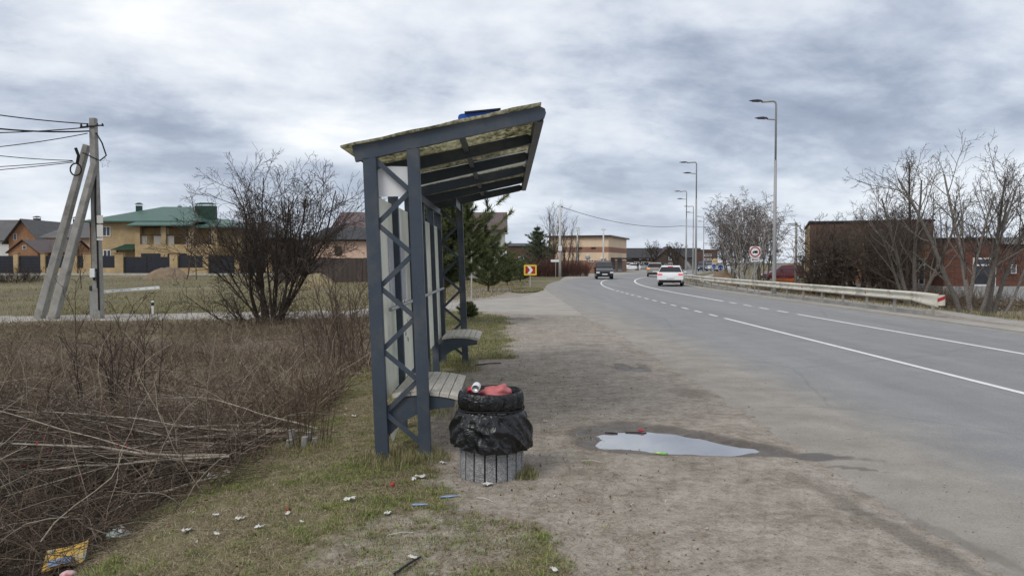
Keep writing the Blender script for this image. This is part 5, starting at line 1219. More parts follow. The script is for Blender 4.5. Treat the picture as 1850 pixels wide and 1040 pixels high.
# big bare shrub left of the shelter
cfgS = dict(k=[7, 6, 5, 4], n=[8, 8, 5], t0=[.28, .15, .15], ang=[34, 38, 42], rat=[.52, .50, .52], tap=[.35, .3, .4, .5], wob=[.09, .13, .18, .2], trop=[.06, .05, .03, .02], rr=.6, rmin=.0055)
bare_tree('bare_shrub', 'large leafless many-stemmed shrub between the side road and the shelter', 'shrub', place(492, 592, 27), fan(21, 38, 2.8, 5.5, .03, .065, .45, 3), cfgS, 31, DARK, (.075, .06, .052))
cfgL = dict(k=[5, 5, 4, 3], n=[6, 6, 4], t0=[.2, .15, .15], ang=[40, 42, 45], rat=[.55, .52, .5], tap=[.35, .3, .4, .5], wob=[.14, .18, .2, .2], trop=[.02, .02, .0, .0], rr=.6, rmin=.005)
bare_tree('bare_shrub', 'low tangled bare bush spreading at the foot of the large leafless shrub', 'shrub', place(470, 592, 26.2), fan(13, 68, 1.2, 2.4, .018, .035, .9, 8), cfgL, 32, DARK, (.085, .066, .055))
# saplings and thicket behind the shelter back
cfgT = dict(k=[7, 5, 4], n=[7, 4], t0=[.25, .2], ang=[30, 38], rat=[.38, .45], tap=[.3, .35, .5], wob=[.08, .14, .2], trop=[.05, .04, .0], rr=.55, rmin=.0035)
for i, (x, y, Y, h, lab) in enumerate(((655, 640, 13.6, 2.2, 'thin bare sapling growing right behind the shelter post'), (632, 630, 14.8, 2.3, 'thin bare sapling cluster a step left of the shelter'), (608, 622, 16.5, 2.2, 'straggly bare sapling cluster at the edge of the dry brush'), (575, 615, 18, 2.0, 'low straggly sapling cluster between the big shrub and shelter'))):
    bare_tree('bare_sapling', lab, 'sapling', place(x, y, Y), fan(9, 16, h * .6, h, .008, .016, .35, 50 + i), cfgT, 60 + i, (.12, .09, .07), (.14, .10, .08), 'saplings behind the shelter')
for i, (x, Y, h, lab) in enumerate(((165, 10.5, 1.75, 'dark bare sapling standing in front of the barrier post'), (205, 11.5, 1.6, 'forked dark sapling in the brush by the concrete pole'), (262, 12.0, 1.6, 'slanting bare stems in the brush before the white boom'), (75, 9.5, 1.15, 'low dark bare sapling among the dry brush'))):
    bare_tree('bare_sapling', lab, 'sapling', place(x, 600, Y), fan(4, 24, h * .7, h * 1.15, .008, .013, .25, 80 + i), cfgT, 90 + i, (.075, .055, .048), (.085, .062, .052), 'saplings standing in the dry brush')
# cut stump with upright shoots at the edge of the verge
SPT = place(556, 800, 7.45)
cfgU = dict(k=[6, 4], n=[3], t0=[.4], ang=[18], rat=[.3], tap=[.4, .5], wob=[.05, .08], trop=[.05, .03], rr=.55, rmin=.0025)
gst = bare_tree('stump_shoots', 'cut stump with a clump of thin upright shoots at the verge edge', 'shrub', SPT, fan(20, 13, .4, 1.0, .004, .007, .20, 5), cfgU, 12, (.12, .085, .065), (.13, .09, .07), split=0)
mb = MB()
for k in range(5):
    a = k * 1.3; mb.tube([(.12 * math.cos(a) - .06, .10 * math.sin(a), -.1), (.13 * math.cos(a) - .06, .11 * math.sin(a), .06 + .035 * (k % 3))], [.04, .034], 7)
o = mb.build('cut_stub', 'concrete', gst); o['kind'] = 'stuff'
# ---- pile of cut branches in the ditch
BP = thing('branch_pile', 'heap of cut bare branches lying in the ditch beside the verge', 'branch pile', (-4.2, 7.0, float(HT(-4.2, 7.0))))
ob = Vector(BP.location); rg = random.Random(77); twl = []; twc = []
cfgB = dict(k=[10, 6, 5], n=[8, 6], t0=[.25, .2], ang=[34, 40], rat=[.42, .5], tap=[.3, .4, .6], wob=[.13, .18, .22], trop=[.0, .0, .0], rr=.55, rmin=.0028)
for k in range(64):
    s0 = Vector((-2.15 + rg.uniform(-.7, .25) - .02 * k * rg.random(), 7.35 + rg.gauss(0, .55), 0)); s0.z = float(HT(s0.x, s0.y)) + .03 + rg.random() * .35
    L_ = rg.uniform(1.6, 3.6); yaw = R(180 + rg.gauss(2, 24)); up = rg.uniform(-.08, .16) * (1.2 if k % 3 else .5)
    d = Vector((math.cos(yaw), math.sin(yaw), up)); out = []
    cf = dict(cfgB); cf['trop'] = [-.035, -.02, -.01]
    grow(out, s0 - ob, d.normalized(), L_, rg.uniform(.006, .017), 0, cf, rg)
    pale = rg.random() < .4; c = (.36, .315, .26) if pale else (.16, .125, .10)
    out = [(l, [Vector((p.x, p.y, .45 + .42 * (p.z - .45) if p.z > .45 else max(p.z, float(HT(p.x + ob.x, p.y + ob.y)) - ob.z + .012 + .03 * rg.random()))) for p in pp], rr) for l, pp, rr in out]
    if k < 46: tube_obj('branch', [(out[0][1], out[0][2])], 6, 'bark', BP, np.array([c]))
    for l, pp, rr in (out[1:] if k < 46 else out): twl.append((pp, rr)); v_ = rg.uniform(.6, 1.2); cc = (.26, .22, .18) if rg.random() < .3 else (.11, .082, .066); twc.append([x * v_ for x in cc])
o = tube_obj('fine_twigs', twl, 3, 'twig', BP, np.array(twc)); o['kind'] = 'stuff'
# ---- dense dry brush: tangle filling the ditch and the ground beyond
def tangle(name, label, n, xr, yr, hfun, seed, c0, c1, Lr=(.35, .9), flat=.5, rad=.003, K=5, cat='brush', wob=.28, xf=None):
    rs_ = np.random.default_rng(seed); X = rs_.uniform(*xr, n * 2); Y = yr[0] + (yr[1] - yr[0]) * rs_.random(n * 2) ** 1.35
    dens = fbm(X * .55, Y * .55, seed + 1, 3); keep = dens > rs_.uniform(.25, .62, n * 2)
    if xf is not None: keep &= xf(X, Y)
    X, Y = X[keep][:n], Y[keep][:n]; n = len(X)
    Z = HT(X, Y); top = hfun(X, Y); Lh = rs_.uniform(*Lr, n)
    th_ = rs_.uniform(0, 2 * np.pi, n); el = np.arcsin(np.clip(rs_.normal(1 - flat, .38, n), -.25, 1))
    D = np.stack([np.cos(th_) * np.cos(el), np.sin(th_) * np.cos(el), np.sin(el)], -1)
    P = np.zeros((n, K, 3)); P[:, 0] = np.stack([X, Y, Z + rs_.random(n) ** 1.3 * top * .75 - .03], -1)
    for k in range(1, K):
        D = D + rs_.normal(0, wob, (n, 3)); D[:, 2] -= .06; D /= np.linalg.norm(D, axis=1, keepdims=True)
        P[:, k] = P[:, k - 1] + D * (Lh / (K - 1))[:, None]
    P[..., 2] = np.maximum(P[..., 2], HT(P[..., 0], P[..., 1]) + .004)
    rr = np.repeat((rad * rs_.uniform(.6, 1.5, n))[:, None], K, 1) * np.linspace(1, .5, K)[None, :]
    mixv = rs_.random((n, 1)) ** 1.5; col = (np.array(c0) * (1 - mixv) + np.array(c1) * mixv) * rs_.uniform(.65, 1.2, (n, 1))
    pol = list(zip(P, rr)); o = tube_obj(name, pol, 3, 'twig', None, col); o['label'] = label; o['category'] = cat; return struct(o, 'stuff')
hedge = lambda X, Y: np.interp(X, [-9, -5, -3.6, -2.7, -2.2], [.75, .75, .62, .22, .06]) * (.55 + .9 * fbm(X * .7, Y * .7, 401, 3))
tangle('ditch_brush', 'dense brown tangle of dry stems filling the ditch', 19000, (-8.5, -2.3), (3.4, 10.5), hedge, 5, (.065, .048, .038), (.23, .175, .13), (.25, .8), .72, .0026, xf=lambda X, Y: (Y > 6) | (X < np.where(Y < 4.8, -3.15, -2.75)))
tangle('dry_brush', 'low brown dry brush covering the ground short of the side road', 30000, (-19, -2.3), (9.0, 27.5), lambda X, Y: .06 + .30 * fbm(X * .5, Y * .5, 402, 3) * sm(-2.2, -4, X), 6, (.12, .09, .066), (.36, .285, .205), (.2, .6), .45, .0055, 4)
tangle('pale_stems', 'scattered pale dead stems sticking out of the brush', 700, (-8, -2.4), (4.2, 12), hedge, 9, (.30, .26, .20), (.42, .37, .29), (.6, 1.5), .6, .0042, 7, wob=.2, xf=lambda X, Y: (Y > 4.8) | (X < -3.6))
tangle('dry_brush', 'thorny low brush at the foot of the brick buildings', 9000, (14.8, 24), (30, 58), lambda X, Y: .4 + .5 * fbm(X * .4, Y * .4, 403, 3), 16, (.11, .085, .065), (.24, .18, .13), (.4, 1.0), .45, .009, 4, xf=lambda X, Y: (X > 16.3 + lat(Y) + 1.0) & (Y > 34))
# red rose hips hanging in the brush
mb = MB(); rg = random.Random(5)
for k in range(70):
    x = -4.6 + rg.gauss(0, .55); y = 6.6 + rg.gauss(0, .6); z = float(HT(x, y)) + rg.uniform(.4, .85); r_ = rg.uniform(.007, .012)
    mb.add([(x + r_, y, z), (x - r_, y, z), (x, y + r_, z), (x, y - r_, z), (x, y, z + r_ * 1.3), (x, y, z - r_ * 1.3)], [(0, 2, 4), (2, 1, 4), (1, 3, 4), (3, 0, 4), (2, 0, 5), (1, 2, 5), (3, 1, 5), (0, 3, 5)])
o = mb.build('rose_hips', 'red_film'); o['label'] = 'tiny dark red rose hips dotted through the ditch brush'; o['category'] = 'berries'; struct(o, 'stuff')
# ---- grass
def blades(name, label, X, Y, hgt, wid, cols, seed, lean=.9, zoff=0., flatten=None, ln=None, th_=None):
    rs_ = np.random.default_rng(seed); n = len(X); Z = HT(X, Y) - .006 + zoff
    th_ = rs_.uniform(0, 2 * np.pi, n) if th_ is None else th_; ln = rs_.uniform(.1, lean, n) * hgt if ln is None else ln
    if flatten is not None: hgt = hgt * (1 - flatten); 
    dx, dy = np.cos(th_), np.sin(th_); px, py = -dy * wid / 2, dx * wid / 2
    b0 = np.stack([X - px, Y - py, Z], -1); b1 = np.stack([X + px, Y + py, Z], -1)
    mx, my, mz = X + dx * ln * .35, Y + dy * ln * .35, Z + hgt * .6
    m0 = np.stack([mx - px * .8, my - py * .8, mz], -1); m1 = np.stack([mx + px * .8, my + py * .8, mz], -1)
    tp_ = np.stack([X + dx * ln, Y + dy * ln, Z + hgt * rs_.uniform(.75, 1.05, n)], -1)
    V = np.stack([b0, b1, m0, m1, tp_], 1).reshape(-1, 3); o5 = np.arange(n)[:, None] * 5
    F = np.concatenate([o5 + np.array([[0, 1, 3]]), o5 + np.array([[0, 3, 2]]), o5 + np.array([[2, 3, 4]])])
    ob_ = npmesh(name, V, F, 'blade', None, np.repeat(cols, 5, 0)); ob_['label'] = label; ob_['category'] = 'grass'; return struct(ob_, 'stuff')
def grass_cols(n, g, rs_):
    green = np.array([.145, .175, .055]); lime = np.array([.23, .25, .085]); straw = np.array([.44, .38, .235]); brown = np.array([.26, .20, .125])
    u = rs_.random((n, 1)); g = g[:, None]
    live = green * (1 - rs_.random((n, 1))) + lime * rs_.random((n, 1)); dead = straw * (u > .4) + brown * (u <= .4)
    return np.where(rs_.random((n, 1)) < np.clip(.18 + .75 * g, 0, .92), live, dead) * rs_.uniform(.7, 1.2, (n, 1))
rs_ = np.random.default_rng(100)
def scatter(n, xr, yr, fn, pw=1.5):
    X = rs_.uniform(*xr, n); Y = yr[0] + (yr[1] - yr[0]) * rs_.random(n) ** pw; k = fn(X, Y) > rs_.random(n); return X[k], Y[k]
def verge(X, Y):
    e = sm(-3.3, -2.5, X + (fbm(X, Y, 71, 3) - .5) * 1.0); dm = mask_dirt(X, Y); cl_ = fbm(X * 3.5, Y * 3.5, 72, 3); gm = green_mask(X, Y)
    return e * np.clip((1 - dm) * (.30 + .5 * sm(.38, .62, cl_) + .5 * gm), 0, 1) + .012 * e
# flat straw thatch, then low green tufts, then thin loose blades
STRAW = np.array([[.47, .40, .26], [.36, .29, .18], [.24, .18, .115], [.52, .46, .33], [.17, .125, .08]])
def thatch(X, Y):
    e = sm(-3.3, -2.5, X + (fbm(X, Y, 71, 3) - .5) * 1.0); dm = mask_dirt(X, Y); return e * ((1 - dm) * (.25 + .75 * sm(.36, .62, fbm(X * 2.2, Y * 2.2, 172, 3))) + .10 * dm * (X < .9))
X, Y = scatter(300000, (-3.3, .9), (3.3, 14.5), thatch, 1.7); n = len(X)
blades('straw_thatch', 'flattened dead straw lying over the verge', X, Y, rs_.uniform(.004, .016, n), rs_.uniform(.002, .004, n), STRAW[rs_.integers(0, 5, n)] * rs_.uniform(.75, 1.15, (n, 1)), 11, ln=rs_.uniform(.02, .075, n), zoff=.006)
cx_, cy_ = scatter(60000, (-3.2, .8), (3.3, 14.5), lambda X, Y: verge(X, Y) * (.10 + .90 * sm(.42, .58, fbm(X * 1.6, Y * 1.6, 173, 3))) * .6, 1.6)
nt_ = len(cx_); per = rs_.integers(6, 24, nt_); idx = np.repeat(np.arange(nt_), per); n = len(idx); rad_ = rs_.uniform(.02, .07, nt_)[idx]; a = rs_.uniform(0, 6.283, n); q = np.sqrt(rs_.random(n)) * rad_
hh = (rs_.uniform(.018, .05, nt_) * (.8 + .5 * (rs_.random(nt_) > .85)))[idx] * rs_.uniform(.5, 1.15, n); gt = rs_.random(nt_)[idx]
gc = np.where(gt[:, None] < .8, np.array([.14, .185, .05]) * (1 - rs_.random((n, 1))) + np.array([.26, .31, .085]) * rs_.random((n, 1)), np.array([.33, .29, .16])) * rs_.uniform(.75, 1.2, nt_)[idx][:, None]
blades('grass_tufts', 'low green grass tufts dotted over the verge', cx_[idx] + q * np.cos(a), cy_[idx] + q * np.sin(a), hh, rs_.uniform(.002, .0038, n), gc, 12, th_=a + rs_.normal(0, .5, n), ln=hh * rs_.uniform(.4, 1.3, n))
X, Y = scatter(130000, (-3.3, .9), (3.3, 14.5), verge, 1.7); g = green_mask(X, Y) * sm(.3, .6, fbm(X * 3.5, Y * 3.5, 72, 3))
blades('verge_grass', 'short patchy green and straw grass on the verge', X, Y, .01 + .035 * rs_.random(len(X)) ** 1.6, rs_.uniform(.002, .0036, len(X)), grass_cols(len(X), g, rs_), 1, 1.4)
# dead leaves and crumbs
X, Y = scatter(9000, (-3.0, 1.2), (3.3, 13), lambda X, Y: .15 + .6 * (1 - mask_dirt(X, Y)), 1.6); n = len(X)
blades('leaf_litter', 'dead leaf crumbs and bits scattered on the verge', X, Y, rs_.uniform(.004, .02, n), rs_.uniform(.006, .018, n), np.array([[.20, .12, .07], [.30, .22, .14], [.11, .075, .05], [.55, .52, .46]])[rs_.choice(4, n, p=[.35, .3, .3, .05])], 13, ln=rs_.uniform(.01, .03, n), zoff=.008)
# taller tufts round posts, stump and bin
tx, ty, tg = [], [], []
for cx_, cy_, rr_, n_, gg in ((-1.05, 6.5, .30, 900, .35), (-.72, 6.55, .20, 500, .5), (-.95, 6.75, .35, 900, .05), (.10, 6.0, .12, 420, .55), (.06, 6.15, .10, 200, .1), (-2.0, 7.25, .35, 700, .35), (-1.28, 12.7, .4, 900, .6), (-.9, 12.8, .35, 700, .6), (-.7, 11.9, .25, 300, .5), (-1.15, 9.0, .5, 700, .4), (-.72, 8.5, .3, 350, .5)):
    a = rs_.uniform(0, 6.28, n_); q = np.sqrt(rs_.random(n_)) * rr_; tx.append(cx_ + q * np.cos(a)); ty.append(cy_ + q * np.sin(a)); tg.append(np.full(n_, gg))
X, Y, g = map(np.concatenate, (tx, ty, tg)); blades('grass_tufts', 'taller grass tufts round the shelter posts and the bin', X, Y, rs_.uniform(.03, .12, len(X)), rs_.uniform(.0025, .0045, len(X)), grass_cols(len(X), g, rs_), 2, 1.2)
# mid-distance verge
X, Y = scatter(90000, (-3.2, .3), (13, 29), lambda X, Y: sm(-3.3, -2.4, X) * (1 - mask_dirt(X, Y)) * (.3 + .7 * fbm(X * 2, Y * 2, 75, 3)), 1.3); g = green_mask(X, Y) * .8 + .1
blades('verge_grass', 'short grass strip past the far end of the shelter', X, Y, rs_.uniform(.02, .07, len(X)), rs_.uniform(.004, .008, len(X)), grass_cols(len(X), g, rs_), 3, 1.3)
# field beyond the side road
def in_field(X, Y):
    lo_, hi2 = side_edges(X); return ((Y > hi2 + .2) & (Y < 79)) * (X < np.interp(Y, [34, 40, 52, 70, 90], [-2.2, -.6, .6, 1.6, 3.5])) * (.15 + .85 * sm(.35, .6, fbm(X * .25, Y * .25, 76, 3)))
X, Y = scatter(110000, (-46, 3), (34, 78), in_field, 1.4); g = .3 * sm(.4, .6, fbm(X * .2, Y * .2, 77, 3))
blades('field_grass', 'rough tawny grass over the field in front of the houses', X, Y, rs_.uniform(.05, .22, len(X)), rs_.uniform(.012, .022, len(X)), grass_cols(len(X), g, rs_) * .85, 4, 1.2)
X, Y = scatter(60000, (13.6, 34), (16, 44), lambda X, Y: ((X > 15.15 + lat(Y)) | (Y < 13)) * (.3 + .7 * fbm(X * .7, Y * .7, 78, 3)), 1.0); g = .35 * sm(.4, .6, fbm(X * .4, Y * .4, 79, 3))
blades('bank_grass', 'dry tawny grass in front of the brick workshop', X, Y, rs_.uniform(.06, .22, len(X)), rs_.uniform(.008, .014, len(X)), grass_cols(len(X), g, rs_) * .9, 5, 1.2)
X, Y = scatter(9000, (0, 2.4), (43, 50.2), lambda X, Y: (np.hypot((X - .95 - .12 * (Y - 46.6)) / .98, (Y - 46.6) / 3.45) < 1) * 1., 1.0)
blades('island_grass', 'short grass on the small island under the chevron sign', X, Y, rs_.uniform(.03, .10, len(X)), rs_.uniform(.010, .018, len(X)), grass_cols(len(X), np.full(len(X), .3), rs_), 6, 1.2, .06)
# ---- trees on the right
cfgW = dict(k=[8, 6, 5, 4], n=[10, 8, 5], t0=[.25, .15, .15], ang=[36, 40, 42], rat=[.48, .46, .42], tap=[.3, .35, .4, .6], wob=[.06, .11, .16, .18], trop=[.03, .05, .04, .02], rr=.46, rmin=.0055)
LG = (.20, .18, .16)
bare_tree('walnut_tree', 'pale-barked bare tree of several leaning trunks just behind the guardrail end', 'tree', place(1745, 562, 27.5), [((-.15, 0, -.2), (-.30, .0, 1), 5.6, .10), ((.25, .1, -.2), (-.08, .1, 1), 5.4, .10), ((.2, .2, -.2), (.05, -.1, 1), 4.6, .08), ((.45, 0, -.2), (.22, 0, 1), 4.8, .085)], cfgW, 5, LG, (.095, .077, .066))
bare_tree('walnut_tree', 'pale-barked bare tree of three spreading trunks before the white framed window', 'tree', place(1785, 562, 27.8), [((-.1, 0, -.2), (.10, 0, 1), 5.2, .10), ((.2, .1, -.2), (.32, .1, 1), 5.0, .09), ((.1, .2, -.2), (.18, .3, 1), 4.6, .08), ((.4, 0, -.2), (.62, .0, 1), 4.2, .06)], cfgW, 6, LG, (.095, .077, .066))
bare_tree('walnut_tree', 'bare grey tree with forked trunks beside the workshop wing', 'tree', place(1648, 545, 33.5), [((0, 0, -.2), (-.25, .1, 1), 5.2, .11), ((.15, .1, -.2), (.02, 0, 1), 5.9, .11), ((.25, 0, -.2), (.38, .1, 1), 4.8, .10), ((0, .1, -.2), (-.55, 0, 1), 4.6, .08)], cfgW, 7, (.17, .15, .13), (.09, .072, .062))
cfgP = dict(k=[10, 5, 4], n=[90, 6], t0=[.12, .2], ang=[34, 40], rat=[.12, .5], tap=[.25, .4, .6], wob=[.025, .14, .2], trop=[.03, .1, .0], rr=.28, rmin=.008)
bare_tree('poplar_tree', 'narrow upright ivy-clad tree standing above the thorny shrubs', 'tree', place(1638, 535, 37), [((0, 0, -.2), (.02, 0, 1), 7.2, .12)], cfgP, 8, DARK, (.09, .065, .05), split=0)
cfgD = dict(k=[6, 6, 5, 4], n=[8, 7, 5], t0=[.2, .15, .15], ang=[36, 40, 45], rat=[.52, .5, .5], tap=[.35, .3, .4, .6], wob=[.11, .14, .2, .2], trop=[.05, .04, .0, .0], rr=.6, rmin=.008)
for i, (x, Y, n_, h, sp_, lab) in enumerate(((1595, 39, 17, 4.7, 30, 'dense dark thorny shrub in front of the tall brick block'), (1556, 41, 17, 4.5, 30, 'dense dark thorny shrub next to the tall brick block corner'), (1512, 42, 14, 3.9, 34, 'dark spreading bare shrub behind the middle of the guardrail'), (1478, 43, 9, 3.0, 36, 'short dark forked shrub by the pale end wall'), (1620, 44, 13, 4.9, 25, 'tall dark thicket shrub behind the forked grey tree'))):
    bare_tree('thorn_shrub', lab, 'shrub', place(x, 530, Y), fan(n_, sp_, h * .6, h, .03, .06, .5, 200 + i), cfgD, 210 + i, (.085, .068, .055), (.12, .095, .078), 'dark thorn shrubs before the brick buildings')
# ---- birches
cfgBi = dict(k=[8, 6, 6, 5], n=[12, 7, 6], t0=[.2, .2, .2], ang=[28, 36, 40], rat=[.42, .5, .55], tap=[.2, .3, .5, .7], wob=[.05, .10, .12, .12], trop=[.06, .06, -.10, -.22], rr=.5, rmin=.011)
m, t, b = newmat('birch_bark'); tcn = t.nodes.new('ShaderNodeTexCoord'); mpn = t.nodes.new('ShaderNodeMapping'); mpn.inputs['Scale'].default_value = (2, 2, 7); t.links.new(tcn.outputs['Object'], mpn.inputs['Vector'])
t.links.new(ramp(t, noise(t, mpn.outputs[0], 1.5, 5, .7), [(.36, (.06, .055, .05)), (.5, (.48, .46, .43)), (.7, (.62, .6, .57))]), b.inputs['Base Color']); b.inputs['Roughness'].default_value = .8
for i, (x, Y, n_, h, lab) in enumerate(((1322, 69, 3, 7.6, 'birch with drooping twigs left of the truck ban sign post'), (1350, 66, 4, 7.2, 'multi-stemmed birch with white trunk right behind the truck ban sign'), (1378, 70, 3, 6.6, 'birch with drooping twigs close to the tall street lamp'), (1336, 74, 3, 7.0, 'birch standing behind the other birches'))):
    g = bare_tree('birch_tree', lab, 'tree', place(x, 505, Y), fan(n_ + 2, 20, h * .8, h, .07, .11, .5, 300 + i), cfgBi, 310 + i, (.3, .28, .26), (.19, .16, .15), 'birches beyond the guardrail')
    for c in g.children:
        if c.name.startswith('trunk'): c.data.materials[0] = MATS['birch_bark'] if i == 1 else c.data.materials[0]
# ---- far trees
cfgF = dict(k=[6, 5, 5, 4], n=[8, 7, 5], t0=[.3, .2, .2], ang=[42, 40, 42], rat=[.62, .5, .5], tap=[.35, .3, .5, .7], wob=[.07, .12, .16, .18], trop=[.05, .05, .02, .0], rr=.55, rmin=.017)
for x, Y, h, lab, sd_ in ((1180, 168, 6.6, 'round-crowned bare tree in front of the dark hall beside the parked cars', 1), (1222, 166, 6.6, 'round-crowned bare tree in front of the hall gable', 2)):
    bare_tree('bare_tree', lab, 'tree', place(x, 487, Y), [((0, 0, -.3), (0, 0, 1), h * .75, .34), ((.2, 0, 1.2), (.35, .1, 1), h * .6, .2), ((-.2, 0, 1.2), (-.4, 0, 1), h * .6, .2)], cfgF, 400 + sd_, (.07, .06, .052), (.11, .085, .07))
cfgG = dict(k=[8, 5, 4], n=[16, 5], t0=[.18, .2], ang=[24, 34], rat=[.34, .5], tap=[.2, .35, .6], wob=[.04, .1, .16], trop=[.05, .08, .0], rr=.4, rmin=.011)
for x, Y, h, lab, sd_ in ((992, 99, 9.2, 'tall slender bare tree left of the tall white pole', 3), (1003, 101, 7.6, 'slender bare tree rising just behind the tall white pole', 4), (1022, 97, 7.6, 'slender bare tree right of the tall white pole', 5), (1040, 103, 5.6, 'shorter bare tree against the beige shop wall', 6)):
    bare_tree('bare_tree', lab, 'tree', place(x, 495, Y), fan(3, 9, h * .75, h, .06, .1, .4, 420 + sd_), cfgG, 430 + sd_, (.10, .08, .07), (.13, .105, .09))
# red-brown hedge by the white pole
cfgH = dict(k=[5, 4], n=[6], t0=[.2], ang=[22], rat=[.5], tap=[.4, .6], wob=[.06, .12], trop=[.04, .02], rr=.6, rmin=.010)
for x0, x1, Y, h, lab in ((962, 1012, 92, 2.2, 'red-brown leafless hedge left of the tall white pole'), (1013, 1062, 94, 1.9, 'red-brown leafless hedge between the white pole and the shop forecourt')):
    st_ = []; rg = random.Random(x0); X0, X1 = at(x0, 490, Y).x, at(x1, 490, Y).x
    for k in range(230): st_.append((((X1 - X0) * (rg.random() - .5), rg.uniform(-.8, .8), -.1), (rg.gauss(0, .16), rg.gauss(0, .16), 1), h * rg.uniform(.55, 1.05) * (.72 if abs(k - 115) > 100 else 1), .014))
    bare_tree('bare_hedge', lab, 'hedge', ((X0 + X1) / 2, Y, -.03), st_, cfgH, x0, (.13, .07, .058), (.145, .078, .065), split=0, sides=(4, 3))
# brush heap and earth mounds in the field
M('earth', (.23, .17, .115), (.15, .11, .075), 1.5, .97, .8, 8); M('earth_grass', (.27, .225, .125), (.17, .135, .08), 1.2, .97, .8, 8)
def mound(x, y, Y, w, h, d, label, mat='earth', seed=1):
    p = at(x, y, Y); z = float(HT(p.x, Y)); n = 28; A_, B_ = np.meshgrid(np.linspace(-1, 1, n), np.linspace(-1, 1, n), indexing='ij'); q = np.hypot(A_, B_)
    Zm = h * np.clip(1 - q ** 2, -.2, 1) * (.6 + .8 * fbm(A_ * 2.5 + seed * 5, B_ * 2.5, seed, 4)) - .05
    o = npmesh('earth_mound', np.stack([A_ * w / 2, B_ * d / 2, Zm], -1).reshape(-1, 3), grid_faces(n, n), mat, None, None, True); o.location = (p.x, Y, z); return tag(o, label, 'mound')
mound(303, 500, 72, 4.6, 1.0, 4, 'brown heap of earth in the field before the yellow house gate', seed=3)
mound(563, 497, 58, 4.4, 1.15, 3.5, 'grassy earth heap seen through the bare shrub before the brown fence', 'earth_grass', seed=4)
mound(1306, 500, 66, 2.6, 1.3, 2.4, 'brown earth heap beside the cycle path signs', seed=6)
mound(1390, 505, 58, 4.5, .7, 3, 'low tan earth heap behind the guardrail by the birches', 'earth_grass', seed=7)
bare_tree('brush_heap', 'dark heap of old brush in the field by the fence pillars', 'brush', place(30, 497, 66), fan(40, 75, .8, 1.6, .02, .03, 1.9, 66), cfgL, 67, DARK, (.075, .058, .05))
bare_tree('bare_sapling', 'leaning bare young tree before the yellow house gate pillar', 'sapling', place(345, 497, 70), [((-.4, 0, -.1), (.32, 0, 1), 4.6, .06), ((.5, 0, -.1), (.02, 0, 1), 5.0, .06)], cfgG, 68, (.15, .12, .09), (.12, .09, .07))
bare_tree('bare_sapling', 'small bare young tree by the fence near the concrete pole', 'sapling', place(147, 506, 58), [((0, 0, -.1), (-.06, 0, 1), 3.6, .035)], cfgG, 69, DARK, (.08, .06, .05))
